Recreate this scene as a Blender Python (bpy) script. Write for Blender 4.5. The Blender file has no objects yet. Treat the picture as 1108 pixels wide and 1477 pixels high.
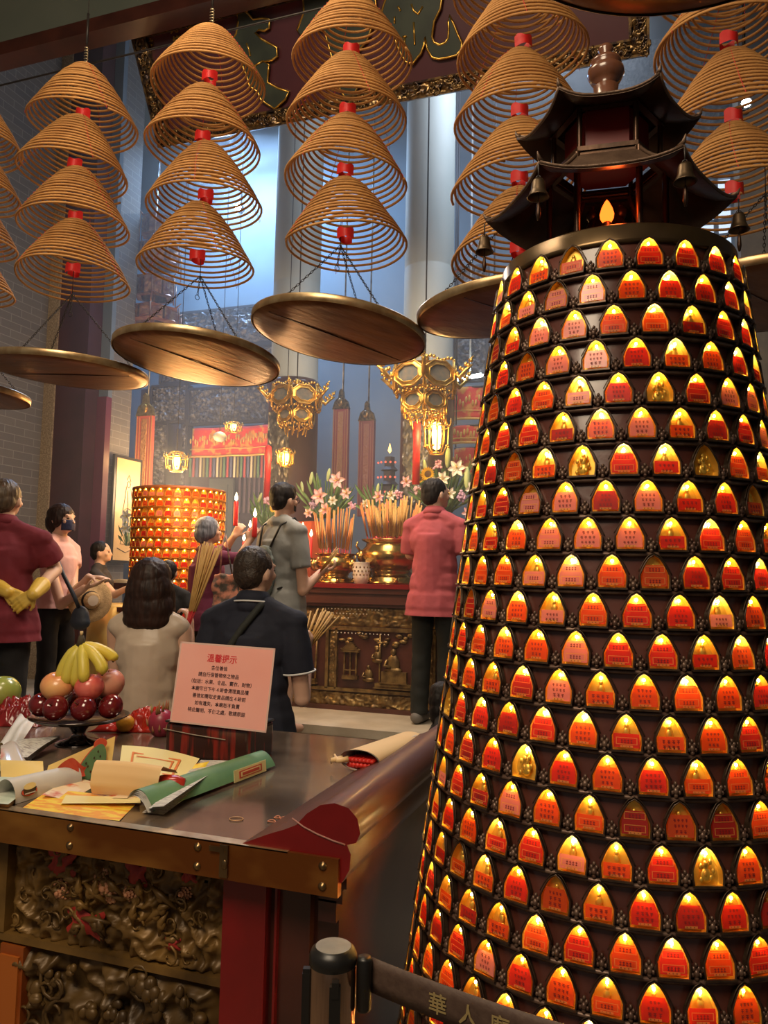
import bpy, bmesh, math, random
import numpy as np
from math import sin, cos, pi, radians, sqrt, atan2
from mathutils import Vector, Matrix, Euler, noise

SC = bpy.context.scene
COL = SC.collection
# ------------------------------------------------------------------ camera
F = 1109.0
YAW, PITCH, ROLL = radians(19), radians(4.7), radians(1.1)
CAM = Vector((0, 0, 1.6))
FW = Vector((-sin(YAW)*cos(PITCH), cos(YAW)*cos(PITCH), sin(PITCH)))
_r0 = Vector((cos(YAW), sin(YAW), 0)); _u0 = _r0.cross(FW)
RT = _r0*cos(ROLL) + _u0*sin(ROLL); UP = RT.cross(FW)
cam = bpy.data.cameras.new('camera'); camo = bpy.data.objects.new('camera', cam); COL.objects.link(camo)
cam.sensor_fit = 'VERTICAL'; cam.sensor_height = 36.0; cam.lens = F/1477*36.0; cam.clip_start = .05
M3 = Matrix((RT, UP, -FW)).transposed()
camo.matrix_world = Matrix.Translation(CAM) @ M3.to_4x4()
SC.camera = camo
def ray(px, py): return FW + RT*((px-554)/F) - UP*((py-738.5)/F)
def at_y(px, py, y): v = ray(px, py); return CAM + v*((y-CAM.y)/v.y)
def at_x(px, py, x): v = ray(px, py); return CAM + v*((x-CAM.x)/v.x)
def at_z(px, py, z): v = ray(px, py); return CAM + v*((z-CAM.z)/v.z)
def at_d(px, py, d): return CAM + ray(px, py)*d

# ------------------------------------------------------------------ colour, world, large lights
SC.view_settings.view_transform = 'Standard'; SC.view_settings.look = 'None'
SC.view_settings.gamma = 1; SC.view_settings.use_curve_mapping = False
SC.view_settings.exposure = 0.45
W = bpy.data.worlds.new('world'); SC.world = W; W.use_nodes = True
W.node_tree.nodes['Background'].inputs[0].default_value = (.50, .42, .36, 1)
W.node_tree.nodes['Background'].inputs[1].default_value = .16
def lamp(name, kind, loc, power, color, size=.3, rot=None, size_y=None, spot=None, look=None):
    l = bpy.data.lights.new(name, kind); l.energy = power; l.color = color
    if kind == 'AREA':
        l.size = size
        if size_y: l.shape = 'RECTANGLE'; l.size_y = size_y
    else: l.shadow_soft_size = size
    if spot: l.spot_size = radians(spot); l.spot_blend = .6
    o = bpy.data.objects.new(name, l); COL.objects.link(o); o.location = loc
    if look is not None: o.rotation_euler = (Vector(look)-Vector(loc)).to_track_quat('-Z', 'Y').to_euler()
    elif rot: o.rotation_euler = rot
    return o
lamp('front_hall_light', 'AREA', (-.9, -.6, 4.3), 85, (1, .80, .56), 1.6, look=(-1.2, 3.2, 2.2))
lamp('counter_light', 'AREA', (-1.7, 1.9, 4.7), 26, (1, .80, .55), .8, look=(-1.6, 2.3, 1))
lamp('altar_light', 'AREA', (-2.0, 4.55, 3.9), 55, (1, .78, .58), 1.2, look=(-2.2, 5.6, .8))
lamp('skylight_blue', 'AREA', (-4.9, 8.2, 6.9), 190, (.34, .60, 1.0), 1.4, look=(-4.6, 9.2, 4.2))
lamp('hall_blue_light', 'AREA', (-.6, 6.4, 6.7), 60, (.70, .82, 1.0), 1.2, look=(-2.6, 6.6, 3.0))
lamp('shrine_light', 'POINT', (-4.8, 7.2, 2.5), 45, (1, .66, .35), .25)
lamp('flood_light', 'SPOT', tuple(at_y(345, 300, 8.4)), 60, (.8, .9, 1), .06, spot=150, look=(-2, 4, 2))

# ------------------------------------------------------------------ materials
def mat(name, color, rough=.5, metal=0., col2=None, scale=8., stretch=(1, 1, 1), bump=0., bscale=None,
        detail=3, emit=None, estr=0., spec=None, trans=0., coat=0., lo=.35, hi=.65, kind='noise', alpha=None, sss=0):
    m = bpy.data.materials.new(name); m.use_nodes = True
    nt = m.node_tree; n = nt.nodes; L = nt.links; b = n['Principled BSDF']
    b.inputs['Base Color'].default_value = (*color, 1); b.inputs['Roughness'].default_value = rough
    b.inputs['Metallic'].default_value = metal
    if spec is not None: b.inputs['Specular IOR Level'].default_value = spec
    if trans: b.inputs['Transmission Weight'].default_value = trans
    if coat: b.inputs['Coat Weight'].default_value = coat; b.inputs['Coat Roughness'].default_value = .12
    if alpha is not None: b.inputs['Alpha'].default_value = alpha
    if sss: b.inputs['Subsurface Weight'].default_value = sss; b.inputs['Subsurface Radius'].default_value = (.02, .008, .004)
    if emit: b.inputs['Emission Color'].default_value = (*emit, 1); b.inputs['Emission Strength'].default_value = estr
    if col2 or bump:
        tc = n.new('ShaderNodeTexCoord'); mp = n.new('ShaderNodeMapping'); mp.inputs['Scale'].default_value = stretch
        L.new(tc.outputs['Object'], mp.inputs['Vector'])
        def tex(s):
            if kind == 'voronoi':
                t = n.new('ShaderNodeTexVoronoi'); t.inputs['Scale'].default_value = s; L.new(mp.outputs[0], t.inputs['Vector']); return t.outputs['Distance']
            t = n.new('ShaderNodeTexNoise'); t.inputs['Scale'].default_value = s; t.inputs['Detail'].default_value = detail
            L.new(mp.outputs[0], t.inputs['Vector']); return t.outputs['Fac']
        if col2:
            r = n.new('ShaderNodeValToRGB'); r.color_ramp.elements[0].position = lo; r.color_ramp.elements[1].position = hi
            r.color_ramp.elements[0].color = (*color, 1); r.color_ramp.elements[1].color = (*col2, 1)
            L.new(tex(scale), r.inputs[0]); L.new(r.outputs[0], b.inputs['Base Color'])
        if bump:
            bp = n.new('ShaderNodeBump'); bp.inputs['Strength'].default_value = bump; bp.inputs['Distance'].default_value = .01
            L.new(tex(bscale or scale), bp.inputs['Height']); L.new(bp.outputs[0], b.inputs['Normal'])
    return m
def emis(name, color, strength):
    m = bpy.data.materials.new(name); m.use_nodes = True; nt = m.node_tree; nt.nodes.clear()
    e = nt.nodes.new('ShaderNodeEmission'); o = nt.nodes.new('ShaderNodeOutputMaterial')
    e.inputs[0].default_value = (*color, 1); e.inputs[1].default_value = strength; nt.links.new(e.outputs[0], o.inputs[0]); return m
def sheet(name, color, trans=.5, rough=.5):
    # thin paper that lets the bulb behind it shine through
    m = bpy.data.materials.new(name); m.use_nodes = True; nt = m.node_tree; n = nt.nodes; n.clear()
    d = n.new('ShaderNodeBsdfDiffuse'); t = n.new('ShaderNodeBsdfTranslucent'); g = n.new('ShaderNodeBsdfGlossy')
    for s in (d, t): s.inputs[0].default_value = (*color, 1)
    g.inputs['Roughness'].default_value = .25; g.inputs[0].default_value = (1, 1, 1, 1)
    mx = n.new('ShaderNodeMixShader'); mx.inputs[0].default_value = trans
    m2 = n.new('ShaderNodeMixShader'); m2.inputs[0].default_value = .05
    o = n.new('ShaderNodeOutputMaterial'); L = nt.links
    L.new(d.outputs[0], mx.inputs[1]); L.new(t.outputs[0], mx.inputs[2]); L.new(mx.outputs[0], m2.inputs[1]); L.new(g.outputs[0], m2.inputs[2])
    L.new(m2.outputs[0], o.inputs[0]); return m

INCENSE = mat('incense', (.37, .165, .043), .75, col2=(.50, .245, .07), scale=5, bump=.25, bscale=150)
THREAD = mat('red_thread', (.5, .03, .02), .6)
REDPAPER = mat('red_paper', (.72, .02, .02), .5)
WIRE = mat('wire', (.55, .45, .28), .35, .8)
CHAIN = mat('chain', (.035, .03, .028), .5, .6)
COPPER = mat('copper_plate', (.13, .042, .012), .36, .7, col2=(.24, .095, .03), scale=3.5, stretch=(1, 3, 1), bump=.25, bscale=9)
BRASSRIM = mat('brass_rim', (.42, .27, .13), .35, .85, col2=(.6, .45, .25), scale=20)
BRASS = mat('brass', (.62, .40, .12), .22, 1.0, col2=(.42, .26, .08), scale=9, bump=.05)
BRONZE = mat('bronze', (.16, .10, .05), .3, .9, col2=(.30, .19, .08), scale=7)
GOLD = mat('gilt', (.80, .50, .12), .3, .9, col2=(.55, .30, .05), scale=25)
SILVERG = mat('grey_gilt', (.34, .33, .30), .35, .7, col2=(.10, .09, .10), scale=14)
LACQ = mat('dark_lacquer', (.045, .012, .010), .28, col2=(.075, .020, .014), scale=6, coat=.3)
TIERM = mat('tier_lacquer', (.080, .022, .015), .3, col2=(.12, .036, .024), scale=9, coat=.35, bump=.08, bscale=30)
LEDGE = mat('ledge_bronze', (.19, .12, .085), .38, .4, col2=(.10, .05, .035), scale=30)
REDL = mat('red_lacquer', (.24, .006, .008), .3, col2=(.17, .005, .006), scale=5, coat=.3)
REDLB = mat('bright_red_board', (.42, .04, .03), .45, col2=(.32, .03, .03), scale=12)
MAROON = mat('maroon_paint', (.085, .025, .030), .4, col2=(.06, .018, .022), scale=4)
WHITEW = mat('white_enamel', (.8, .8, .78), .3)
SKIN = mat('skin', (.60, .36, .25), .5, col2=(.66, .41, .29), scale=10, sss=.05)
HAIRM = mat('black_hair', (.010, .008, .008), .55, col2=(.022, .017, .015), scale=60, stretch=(1, 1, .08), bump=.3, bscale=90, spec=.25)
HAIRB = mat('brown_black_hair', (.016, .008, .006), .5, col2=(.035, .015, .010), scale=60, stretch=(1, 1, .06), bump=.3, bscale=90, spec=.3)
HAIRG = mat('grey_hair', (.10, .11, .14), .45, col2=(.22, .23, .27), scale=50, stretch=(1, 1, .15), bump=.6, bscale=70)
BLACKC = mat('black_cloth', (.012, .011, .012), .85, bump=.2, bscale=25)

# ------------------------------------------------------------------ mesh builder
class MB:
    def __init__(s): s.v = []; s.f = []; s.m = []; s.sm = []
    def add(s, vs, fs, mi=0, smooth=True, M=None):
        o = len(s.v)
        if M is not None: vs = [M @ Vector(p) for p in vs]
        s.v += [tuple(p) for p in vs]; s.f += [tuple(i+o for i in f) for f in fs]
        s.m += [mi]*len(fs); s.sm += [smooth]*len(fs)
    def box(s, c, d, mi=0, M=None, rot=None):
        x, y, z = d[0]/2, d[1]/2, d[2]/2
        vs = [Vector((a*x, b*y, e*z)) for a in (-1, 1) for b in (-1, 1) for e in (-1, 1)]
        if rot: R = Euler(rot).to_matrix(); vs = [R @ p for p in vs]
        vs = [p+Vector(c) for p in vs]
        s.add(vs, [(0, 1, 3, 2), (4, 6, 7, 5), (0, 4, 5, 1), (2, 3, 7, 6), (0, 2, 6, 4), (1, 5, 7, 3)], mi, False, M)
    def bbox(s, a, b, mi=0, M=None): s.box([(a[i]+b[i])/2 for i in range(3)], [abs(b[i]-a[i]) for i in range(3)], mi, M)
    def lathe(s, prof, n=24, mi=0, c=(0, 0, 0), M=None, smooth=True, a0=0, a1=2*pi, capb=False, capt=False):
        full = abs(a1-a0-2*pi) < 1e-6; k = n if full else n+1
        vs = []
        for r, z in prof:
            for i in range(k):
                a = a0+(a1-a0)*i/n; vs.append((c[0]+r*cos(a), c[1]+r*sin(a), c[2]+z))
        fs = []
        for j in range(len(prof)-1):
            for i in range(n):
                i2 = (i+1) % k if full else i+1
                fs.append((j*k+i, j*k+i2, (j+1)*k+i2, (j+1)*k+i))
        if capb: fs.append(tuple(range(k))[::-1])
        if capt: fs.append(tuple((len(prof)-1)*k+i for i in range(k)))
        s.add(vs, fs, mi, smooth, M)
    def tube(s, path, r, n=8, mi=0, closed=False, M=None, cap=True):
        P = [Vector(p) for p in path]; N = len(P)
        if N < 2: return
        rr = r if hasattr(r, '__len__') else [r]*N
        vs = []; up = None
        for i in range(N):
            if closed: t = P[(i+1) % N]-P[i-1]
            else: t = P[min(i+1, N-1)]-P[max(i-1, 0)]
            if t.length < 1e-9: t = Vector((0, 0, 1))
            t.normalize()
            if up is None:
                up = Vector((0, 0, 1)) if abs(t.z) < .9 else Vector((1, 0, 0))
            a = up - t*up.dot(t)
            if a.length < 1e-6: a = t.orthogonal()
            a.normalize(); up = a; b = t.cross(a)
            for k in range(n):
                q = 2*pi*k/n; vs.append(P[i]+(a*cos(q)+b*sin(q))*rr[i])
        fs = []
        for i in range(N if closed else N-1):
            j = (i+1) % N
            for k in range(n): fs.append((i*n+k, i*n+(k+1) % n, j*n+(k+1) % n, j*n+k))
        if not closed and cap: fs += [tuple(range(n))[::-1], tuple((N-1)*n+k for k in range(n))]
        s.add(vs, fs, mi, True, M)
    def ball(s, c, r, mi=0, nu=12, nv=8, M=None, rot=None):
        rr = r if hasattr(r, '__len__') else (r, r, r)
        R = Euler(rot).to_matrix() if rot else None
        vs = []; c = Vector(c)
        for j in range(1, nv):
            ph = pi*j/nv
            for i in range(nu):
                a = 2*pi*i/nu; p = Vector((rr[0]*sin(ph)*cos(a), rr[1]*sin(ph)*sin(a), rr[2]*cos(ph)))
                vs.append((R @ p if R else p)+c)
        t = Vector((0, 0, rr[2])); t = (R @ t if R else t); vs += [c+t, c-t]
        T, B = len(vs)-2, len(vs)-1; fs = []
        for i in range(nu):
            i2 = (i+1) % nu; fs.append((T, i, i2)); fs.append((B, (nv-2)*nu+i2, (nv-2)*nu+i))
            for j in range(nv-2): fs.append((j*nu+i, (j+1)*nu+i, (j+1)*nu+i2, j*nu+i2))
        s.add(vs, fs, mi, True, M)
    def capsule(s, a, b, ra, rb, mi=0, n=12):
        a = Vector(a); b = Vector(b); d = b-a; L = d.length; d.normalize()
        path = []; rad = []
        for k in range(5): q = pi/2*(1-k/4.); path.append(a-d*ra*sin(q)); rad.append(max(ra*cos(q), 1e-4))
        for k in range(5): q = pi/2*k/4.; path.append(b+d*rb*sin(q)); rad.append(max(rb*cos(q), 1e-4))
        s.tube(path, rad, n, mi)
    def prism(s, pts, h, mi=0, M=None, smooth=False):
        # pts: outline (x,z) counter-clockwise seen from -y; thickness along +y
        n = len(pts)
        vs = [(p[0], 0, p[1]) for p in pts]+[(p[0], h, p[1]) for p in pts]
        fs = [tuple(range(n)), tuple(range(2*n-1, n-1, -1))]
        fs += [(i, i+n, (i+1) % n+n, (i+1) % n) for i in range(n)]
        s.add(vs, fs, mi, smooth, M)
    def grid(s, fn, nu, nv, mi=0, M=None, smooth=True):
        vs = [fn(i/nu, j/nv) for j in range(nv+1) for i in range(nu+1)]
        fs = [(j*(nu+1)+i, j*(nu+1)+i+1, (j+1)*(nu+1)+i+1, (j+1)*(nu+1)+i) for j in range(nv) for i in range(nu)]
        s.add(vs, fs, mi, smooth, M)
    def mesh(s, name, mats):
        me = bpy.data.meshes.new(name); me.from_pydata(s.v, [], s.f)
        for m in (mats if isinstance(mats, (list, tuple)) else [mats]): me.materials.append(m)
        me.polygons.foreach_set('material_index', s.m); me.polygons.foreach_set('use_smooth', s.sm); me.update(); return me
    def build(s, name, mats, parent=None, loc=None, M=None):
        o = bpy.data.objects.new(name, s.mesh(name, mats)); COL.objects.link(o)
        if parent: o.parent = parent
        if loc is not None: o.location = loc
        if M is not None: o.matrix_world = M
        return o
def tag(o, label=None, cat=None, group=None, kind=None):
    if label: o['label'] = label
    if cat: o['category'] = cat
    if group: o['group'] = group
    if kind: o['kind'] = kind
    return o
def thing(name, label, cat, loc=(0, 0, 0), rz=0, group=None, rot=None):
    o = bpy.data.objects.new(name, None); COL.objects.link(o); o.location = loc
    o.rotation_euler = rot or (0, 0, rz); o.empty_display_size = .1
    return tag(o, label, cat, group)
def struct(name, mb, m, loc=None):
    return tag(mb.build(name, m, loc=loc), kind='structure')
def linkdata(name, me, parent=None, loc=(0, 0, 0), rot=(0, 0, 0), scale=None):
    o = bpy.data.objects.new(name, me); COL.objects.link(o); o.parent = parent; o.location = loc; o.rotation_euler = rot
    if scale: o.scale = scale if hasattr(scale, '__len__') else (scale,)*3
    return o
def copy_tree(o, parent=None):
    c = o.copy(); COL.objects.link(c); c.parent = parent
    for ch in o.children: copy_tree(ch, c)
    return c
def text_mesh(name, body, size, m, ext=.001, align='CENTER', bold=0., bevel=0.):
    cu = bpy.data.curves.new(name, 'FONT'); cu.body = body; cu.size = size; cu.align_x = align; cu.align_y = 'CENTER'
    cu.extrude = ext; cu.offset = bold; cu.resolution_u = 2; cu.bevel_depth = bevel
    ob = bpy.data.objects.new('tmp', cu); COL.objects.link(ob)
    dg = bpy.context.evaluated_depsgraph_get(); dg.update()
    me = bpy.data.meshes.new_from_object(ob.evaluated_get(dg)); me.name = name
    bpy.data.objects.remove(ob); bpy.data.curves.remove(cu)
    me.materials.clear()
    me.materials.append(m)
    return me
def remesh(mb, name, m, voxel=.008, smooth=3, parent=None, cut=None, disp=None):
    # joins overlapping solids into one continuous skin
    tmp = mb.build('tmp', m)
    md = tmp.modifiers.new('r', 'REMESH'); md.mode = 'VOXEL'; md.voxel_size = voxel; md.use_smooth_shade = True
    if smooth: sm = tmp.modifiers.new('s', 'SMOOTH'); sm.iterations = smooth; sm.factor = .6
    dg = bpy.context.evaluated_depsgraph_get(); dg.update()
    me = bpy.data.meshes.new_from_object(tmp.evaluated_get(dg)); me.name = name
    bpy.data.objects.remove(tmp)
    bm = bmesh.new(); bm.from_mesh(me)
    if disp:
        for v in bm.verts: v.co += disp(v.co, v.normal)
    for co, no in (cut or []):
        bmesh.ops.bisect_plane(bm, geom=bm.verts[:]+bm.edges[:]+bm.faces[:], plane_co=co, plane_no=no, clear_outer=True)
    for f in bm.faces: f.smooth = True; f.material_index = 0
    bm.to_mesh(me); bm.free()
    me.materials.clear(); me.materials.append(m)
    o = bpy.data.objects.new(name, me); COL.objects.link(o)
    if parent: o.parent = parent
    return o
def fbm(p, sc, oct=3): return noise.fractal(Vector(p)*sc, .9, 2.1, oct)
def relief(mb, w, h, depth, seed, sc=18, nu=90, nv=50, mi=0, M=None, ridge=True):
    # carved scrollwork panel in the xz plane, standing out towards -y
    def fn(u, v):
        x = (u-.5)*w; z = (v-.5)*h
        wx = fbm((x, z, seed+9), sc*.5)*.05; wz = fbm((x+3, z, seed+4), sc*.5)*.05
        a = fbm((x+wx, z+wz, seed), sc, 3)
        r = 1-abs(a)*3.2 if ridge else a*1.5+.4
        b = 1-abs(fbm((x*1.0, z, seed+20), sc*1.9, 2))*3
        val = max(0, r)*.75+max(0, b)*.35
        e = min(1, min(u, 1-u, v, 1-v)*18)
        return (x, -depth*min(val, 1)*e, z)
    mb.grid(fn, nu, nv, mi, M)
def scroll_curls(mb, w, h, n, seed, r=.012, th=.003, mi=0, M=None, y=0):
    rnd = random.Random(seed)
    for _ in range(n):
        cx, cz = rnd.uniform(-w/2, w/2), rnd.uniform(-h/2, h/2); rr = r*rnd.uniform(.6, 1.5); a = rnd.uniform(0, 6.28); sg = rnd.choice((-1, 1))
        path = [(cx+rr*(1-k/11)*cos(a+sg*k*.62), y-.3*th-rnd.random()*th*.4, cz+rr*(1-k/11)*sin(a+sg*k*.62)) for k in range(10)]
        mb.tube(path, [th*(1-.05*k) for k in range(10)], 5, mi, M=M)
RZ = lambda a: Matrix.Rotation(a, 4, 'Z')
T3 = lambda p: Matrix.Translation(Vector(p))

# ================================================================== THE SETTING
STONEF = mat('floor_stone', (.16, .13, .10), .5, col2=(.24, .20, .15), scale=2, bump=.2, bscale=30)
GRANITE = mat('granite', (.28, .20, .12), .8, col2=(.50, .38, .24), scale=60, bump=.9, bscale=75)
STONETOP = mat('worn_stone', (.42, .36, .27), .65, col2=(.52, .46, .36), scale=5, bump=.25, bscale=20)
BLUEW = mat('grey_blue_plaster', (.13, .17, .22), .8, col2=(.18, .22, .26), scale=1.2)
CEIL = mat('ceiling_green_grey', (.10, .12, .10), .6, col2=(.15, .16, .13), scale=.8)
def brick_mat(name, c1, c2, mortar, sc=1.0, w=.24, h=.075):
    m = bpy.data.materials.new(name); m.use_nodes = True; nt = m.node_tree; n = nt.nodes; L = nt.links; b = n['Principled BSDF']
    tc = n.new('ShaderNodeTexCoord'); sp = n.new('ShaderNodeSeparateXYZ'); ad = n.new('ShaderNodeMath'); cb = n.new('ShaderNodeCombineXYZ')
    L.new(tc.outputs['Object'], sp.inputs[0]); L.new(sp.outputs[0], ad.inputs[0]); L.new(sp.outputs[1], ad.inputs[1])
    L.new(ad.outputs[0], cb.inputs[0]); L.new(sp.outputs[2], cb.inputs[1])
    br = n.new('ShaderNodeTexBrick'); L.new(cb.outputs[0], br.inputs['Vector'])
    br.inputs['Color1'].default_value = (*c1, 1); br.inputs['Color2'].default_value = (*c2, 1); br.inputs['Mortar'].default_value = (*mortar, 1)
    br.inputs['Scale'].default_value = sc; br.inputs['Brick Width'].default_value = w; br.inputs['Row Height'].default_value = h; br.inputs['Mortar Size'].default_value = .004
    L.new(br.outputs['Color'], b.inputs['Base Color']); b.inputs['Roughness'].default_value = .75
    bp = n.new('ShaderNodeBump'); bp.inputs['Strength'].default_value = .4; bp.inputs['Distance'].default_value = .01; bp.invert = True
    L.new(br.outputs['Fac'], bp.inputs['Height']); L.new(bp.outputs[0], b.inputs['Normal']); return m
BRICK = brick_mat('grey_brick', (.19, .17, .155), (.16, .145, .14), (.27, .25, .225))
m = MB(); m.bbox((-7, -2.5, -.1), (4.5, 9.6, 0)); struct('floor', m, STONEF)
m = MB()
m.bbox((-6.4, 3.12, 0), (-2.75, 3.8, .42))
for a, b in (((-7.6, 3.75), (-2.75, 9.5)), ((-2.75, 4.3), (-2.42, 9.5)), ((-2.42, 5.05), (4.3, 9.5))):
    m.bbox((a[0], a[1], 0), (b[0], b[1], .49)); 
    m.bbox((a[0], a[1]-.03, .49), (b[0], b[1], .55), 1)
struct('trim_1', m, [GRANITE, STONETOP])
m = MB(); m.bbox((-6.6, 9.3, 0), (4.5, 9.6, 8)); struct('wall_back', m, BLUEW)
m = MB(); m.bbox((-6.6, 2.5, 0), (-5.62, 6.95, 8)); struct('wall_left', m, BRICK)
m = MB(); m.bbox((-8.0, 6.95, 0), (-7.6, 9.6, 8)); m.bbox((-7.6, 9.3, 0), (-6.6, 9.6, 8)); struct('wall_left', m, BLUEW)
m = MB(); m.bbox((4.2, -2.5, 0), (4.5, 9.6, 8)); struct('wall_right', m, BLUEW)
m = MB(); m.bbox((-8, 3.6, 8), (4.5, 9.6, 8.1)); struct('ceiling', m, CEIL)
# low front eave ceiling and its long beam
m = MB(); m.bbox((-7, 1.2, 5.6), (4.5, 3.72, 5.7)); m.bbox((-7, 2.2, 5.45), (4.5, 2.36, 5.6)); struct('ceiling', m, CEIL)
m = MB(); m.bbox((-7, 3.72, 4.985), (4.4, 3.86, 5.075)); m.bbox((-7, 3.73, 5.075), (4.4, 3.85, 5.6), 1); struct('trim_2', m, [LACQ, CEIL])
# stone and lacquer door pillars on the left
m = MB(); m.bbox((-5.83, 5.95, .55), (-5.49, 6.2, 8)); struct('trim_3', m, GRANITE)
m = MB(); m.bbox((-5.49, 5.97, .55), (-5.13, 6.22, 8)); struct('trim_4', m, MAROON)
m = MB(); m.bbox((-5.13, 6.14, .55), (-5.02, 6.22, 3.3)); m.bbox((-5.13, 6.16, 3.3), (-5.02, 6.22, 8), 1); struct('trim_5', m, [mat('plum_board', (.17, .03, .06), .4, coat=.2), BLUEW])
# brick wall running on behind the pillars
m = MB(); m.bbox((-5.62, 6.22, .55), (-5.35, 6.95, 8)); struct('wall_left', m, BRICK)

# round grey stone columns
COLM = mat('column_plaster', (.46, .50, .47), .6, col2=(.55, .58, .54), scale=3, stretch=(1, 1, .3))
def column(px, name, lab):
    p = at_y(px, 330, 7.0)
    t = thing(name, lab, 'column', (p.x, 7.0, .55))
    r = .24
    m = MB(); m.lathe([(r, 2.97), (r, 4.0), (r*.995, 4.005), (r*.995, 4.02), (r, 4.025), (r, 7.4)], 40, c=(0, 0, 0)); m.build('shaft', COLM, t)
    m = MB(); m.lathe([(r+.012, 0), (r+.012, 2.8)], 40); m.build('lower_shaft', MAROON, t)
    m = MB(); m.lathe([(r+.01, 2.77), (r+.04, 2.79), (r+.045, 2.85), (r+.025, 2.91), (r+.038, 2.95), (r+.01, 3.0), (0, 3.0)], 40); m.build('collar', LACQ, t)
    # silver carved couplet strip wrapped on the front
    m = MB()
    def fn(u, v):
        a = -pi/2 - .18+(u-.5)*1.0; z = .9+v*1.75
        h = max(0, 1-abs(fbm((u*.5, z, px), 11, 3))*3.4)*.02
        return ((r+.02+h)*cos(a), (r+.02+h)*sin(a), z)
    m.grid(fn, 30, 110); m.build('couplet_strip', SILVERG, t)
    return t
column(431, 'stone_column', 'round grey column behind the third hanging string of coils, left of two')
column(620, 'stone_column', 'round grey column just right of the plaque bracket, right of the two')

# ================================================================== BIG PLAQUE
pa = Vector((-3.165, 4.30, 4.515)); pb = Vector((.024, 4.30, 4.60)); ptop = Vector((-3.165, 3.93, 5.14))
ux = Vector((1, 0, 0)); uz = (ptop-pa).normalized(); uy = uz.cross(ux).normalized()*1   # into the wall
if uy.y < 0: uy = -uy
PW, PH = 3.19, .74
PM = Matrix.Translation(pa+ux*PW/2+uz*PH/2) @ Matrix((ux, uy, uz)).transposed().to_4x4()
pl = thing('name_plaque', 'huge maroon name plaque tilted forward under the beam, gilt carved frame, dark relief characters', 'plaque')
pl.matrix_world = PM
PLB = mat('plaque_maroon', (.105, .030, .040), .28, col2=(.08, .022, .03), scale=2, coat=.5)
m = MB(); m.box((0, .03, 0), (PW-.1, .04, PH-.1)); m.build('board', PLB, pl)
GILTD = mat('dark_gilt', (.30, .19, .08), .3, .85, col2=(.07, .05, .045), scale=30, lo=.4, hi=.6)
m = MB(); fwid = .095
for (cx, cz, w, h) in ((0, -PH/2+fwid/2, PW, fwid), (0, PH/2-fwid/2, PW, fwid)):
    relief(m, w, h, .03, 3+cz, 22, 300, 12, 0, T3((cx, -.005, cz))); m.box((cx, .03, cz), (w, .065, h)); scroll_curls(m, w, h*.6, 150, 5, .022, .007, 0, T3((cx, -.02, cz)))
    for dz in (-1, 1): m.box((cx, -.01, cz+dz*(h/2-.006)), (w, .03, .012))
for sx in (-1, 1):
    cx = sx*(PW/2-fwid/2); relief(m, fwid, PH, .03, 7+sx, 22, 12, 70, 0, T3((cx, -.008, 0))); m.box((cx, .03, 0), (fwid, .065, PH)); scroll_curls(m, fwid*.6, PH, 40, 8, .022, .007, 0, T3((cx, -.025, 0)))
    m.box((cx-sx*fwid/2, -.01, 0), (.014, .035, PH-.18)); m.box((cx+sx*fwid/2, -.01, 0), (.014, .035, PH))
m.build('carved_frame', GILTD, pl)
CHARD = mat('relief_dark_green', (.035, .045, .035), .3, col2=(.055, .07, .05), scale=6, coat=.4)
RX = Matrix.Rotation(pi/2, 4, 'X')
def on_plaque(px, py):
    v = ray(px, py); n_ = uy; t_ = (pa-CAM).dot(n_)/v.dot(n_); q = PM.inverted() @ (CAM+v*t_); return (q.x, q.z)
C1 = [(180+a/3.693, b/3.693) for a, b in ((605, 70), (640, 55), (665, 75), (690, 105), (740, 98), (778, 105), (775, 150), (750, 165), (720, 160), (700, 175), (735, 210), (780, 235), (815, 255), (818, 300), (790, 320), (745, 330), (775, 345), (770, 380), (765, 440), (820, 470), (880, 490), (860, 530), (805, 580), (765, 555), (730, 530), (715, 490), (670, 460), (655, 400), (640, 370), (620, 300), (590, 260), (580, 210), (600, 180), (610, 120))]
C2 = [(520+a/6.155, b/6.155) for a, b in ((190, 130), (210, 60), (250, -60), (420, -160), (700, -170), (735, -60), (715, 80), (690, 130), (660, 190), (650, 260), (640, 330), (660, 380), (710, 400), (760, 380), (785, 340), (790, 260), (785, 200), (795, 140), (830, 210), (870, 310), (905, 380), (900, 440), (860, 490), (790, 510), (700, 525), (640, 510), (600, 440), (580, 330), (570, 400), (540, 480), (505, 520), (470, 570), (410, 550), (370, 490), (330, 400), (300, 300), (250, 240), (220, 170))]
C3 = [(437, -30), (440, 18), (430, 44), (436, 52), (448, 38), (470, 46), (482, 90), (492, 130), (505, 150), (520, 120), (512, 80), (530, 60), (545, 20), (540, -25), (500, -20), (470, -40)]
IN = {0: [((655, 232), (668, 262), (676, 300)), ((655, 395), (700, 350), (745, 325)), ((605, 265), (612, 290)), ((690, 430), (705, 425))], 1: [((460, 40), (480, 100), (520, 130), (560, 60)), ((310, 150), (312, 210)), ((380, 330), (420, 325)), ((480, 200), (490, 400)), ((400, 340), (400, 450)), ((340, 60), (365, 100))], 2: []}
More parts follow.
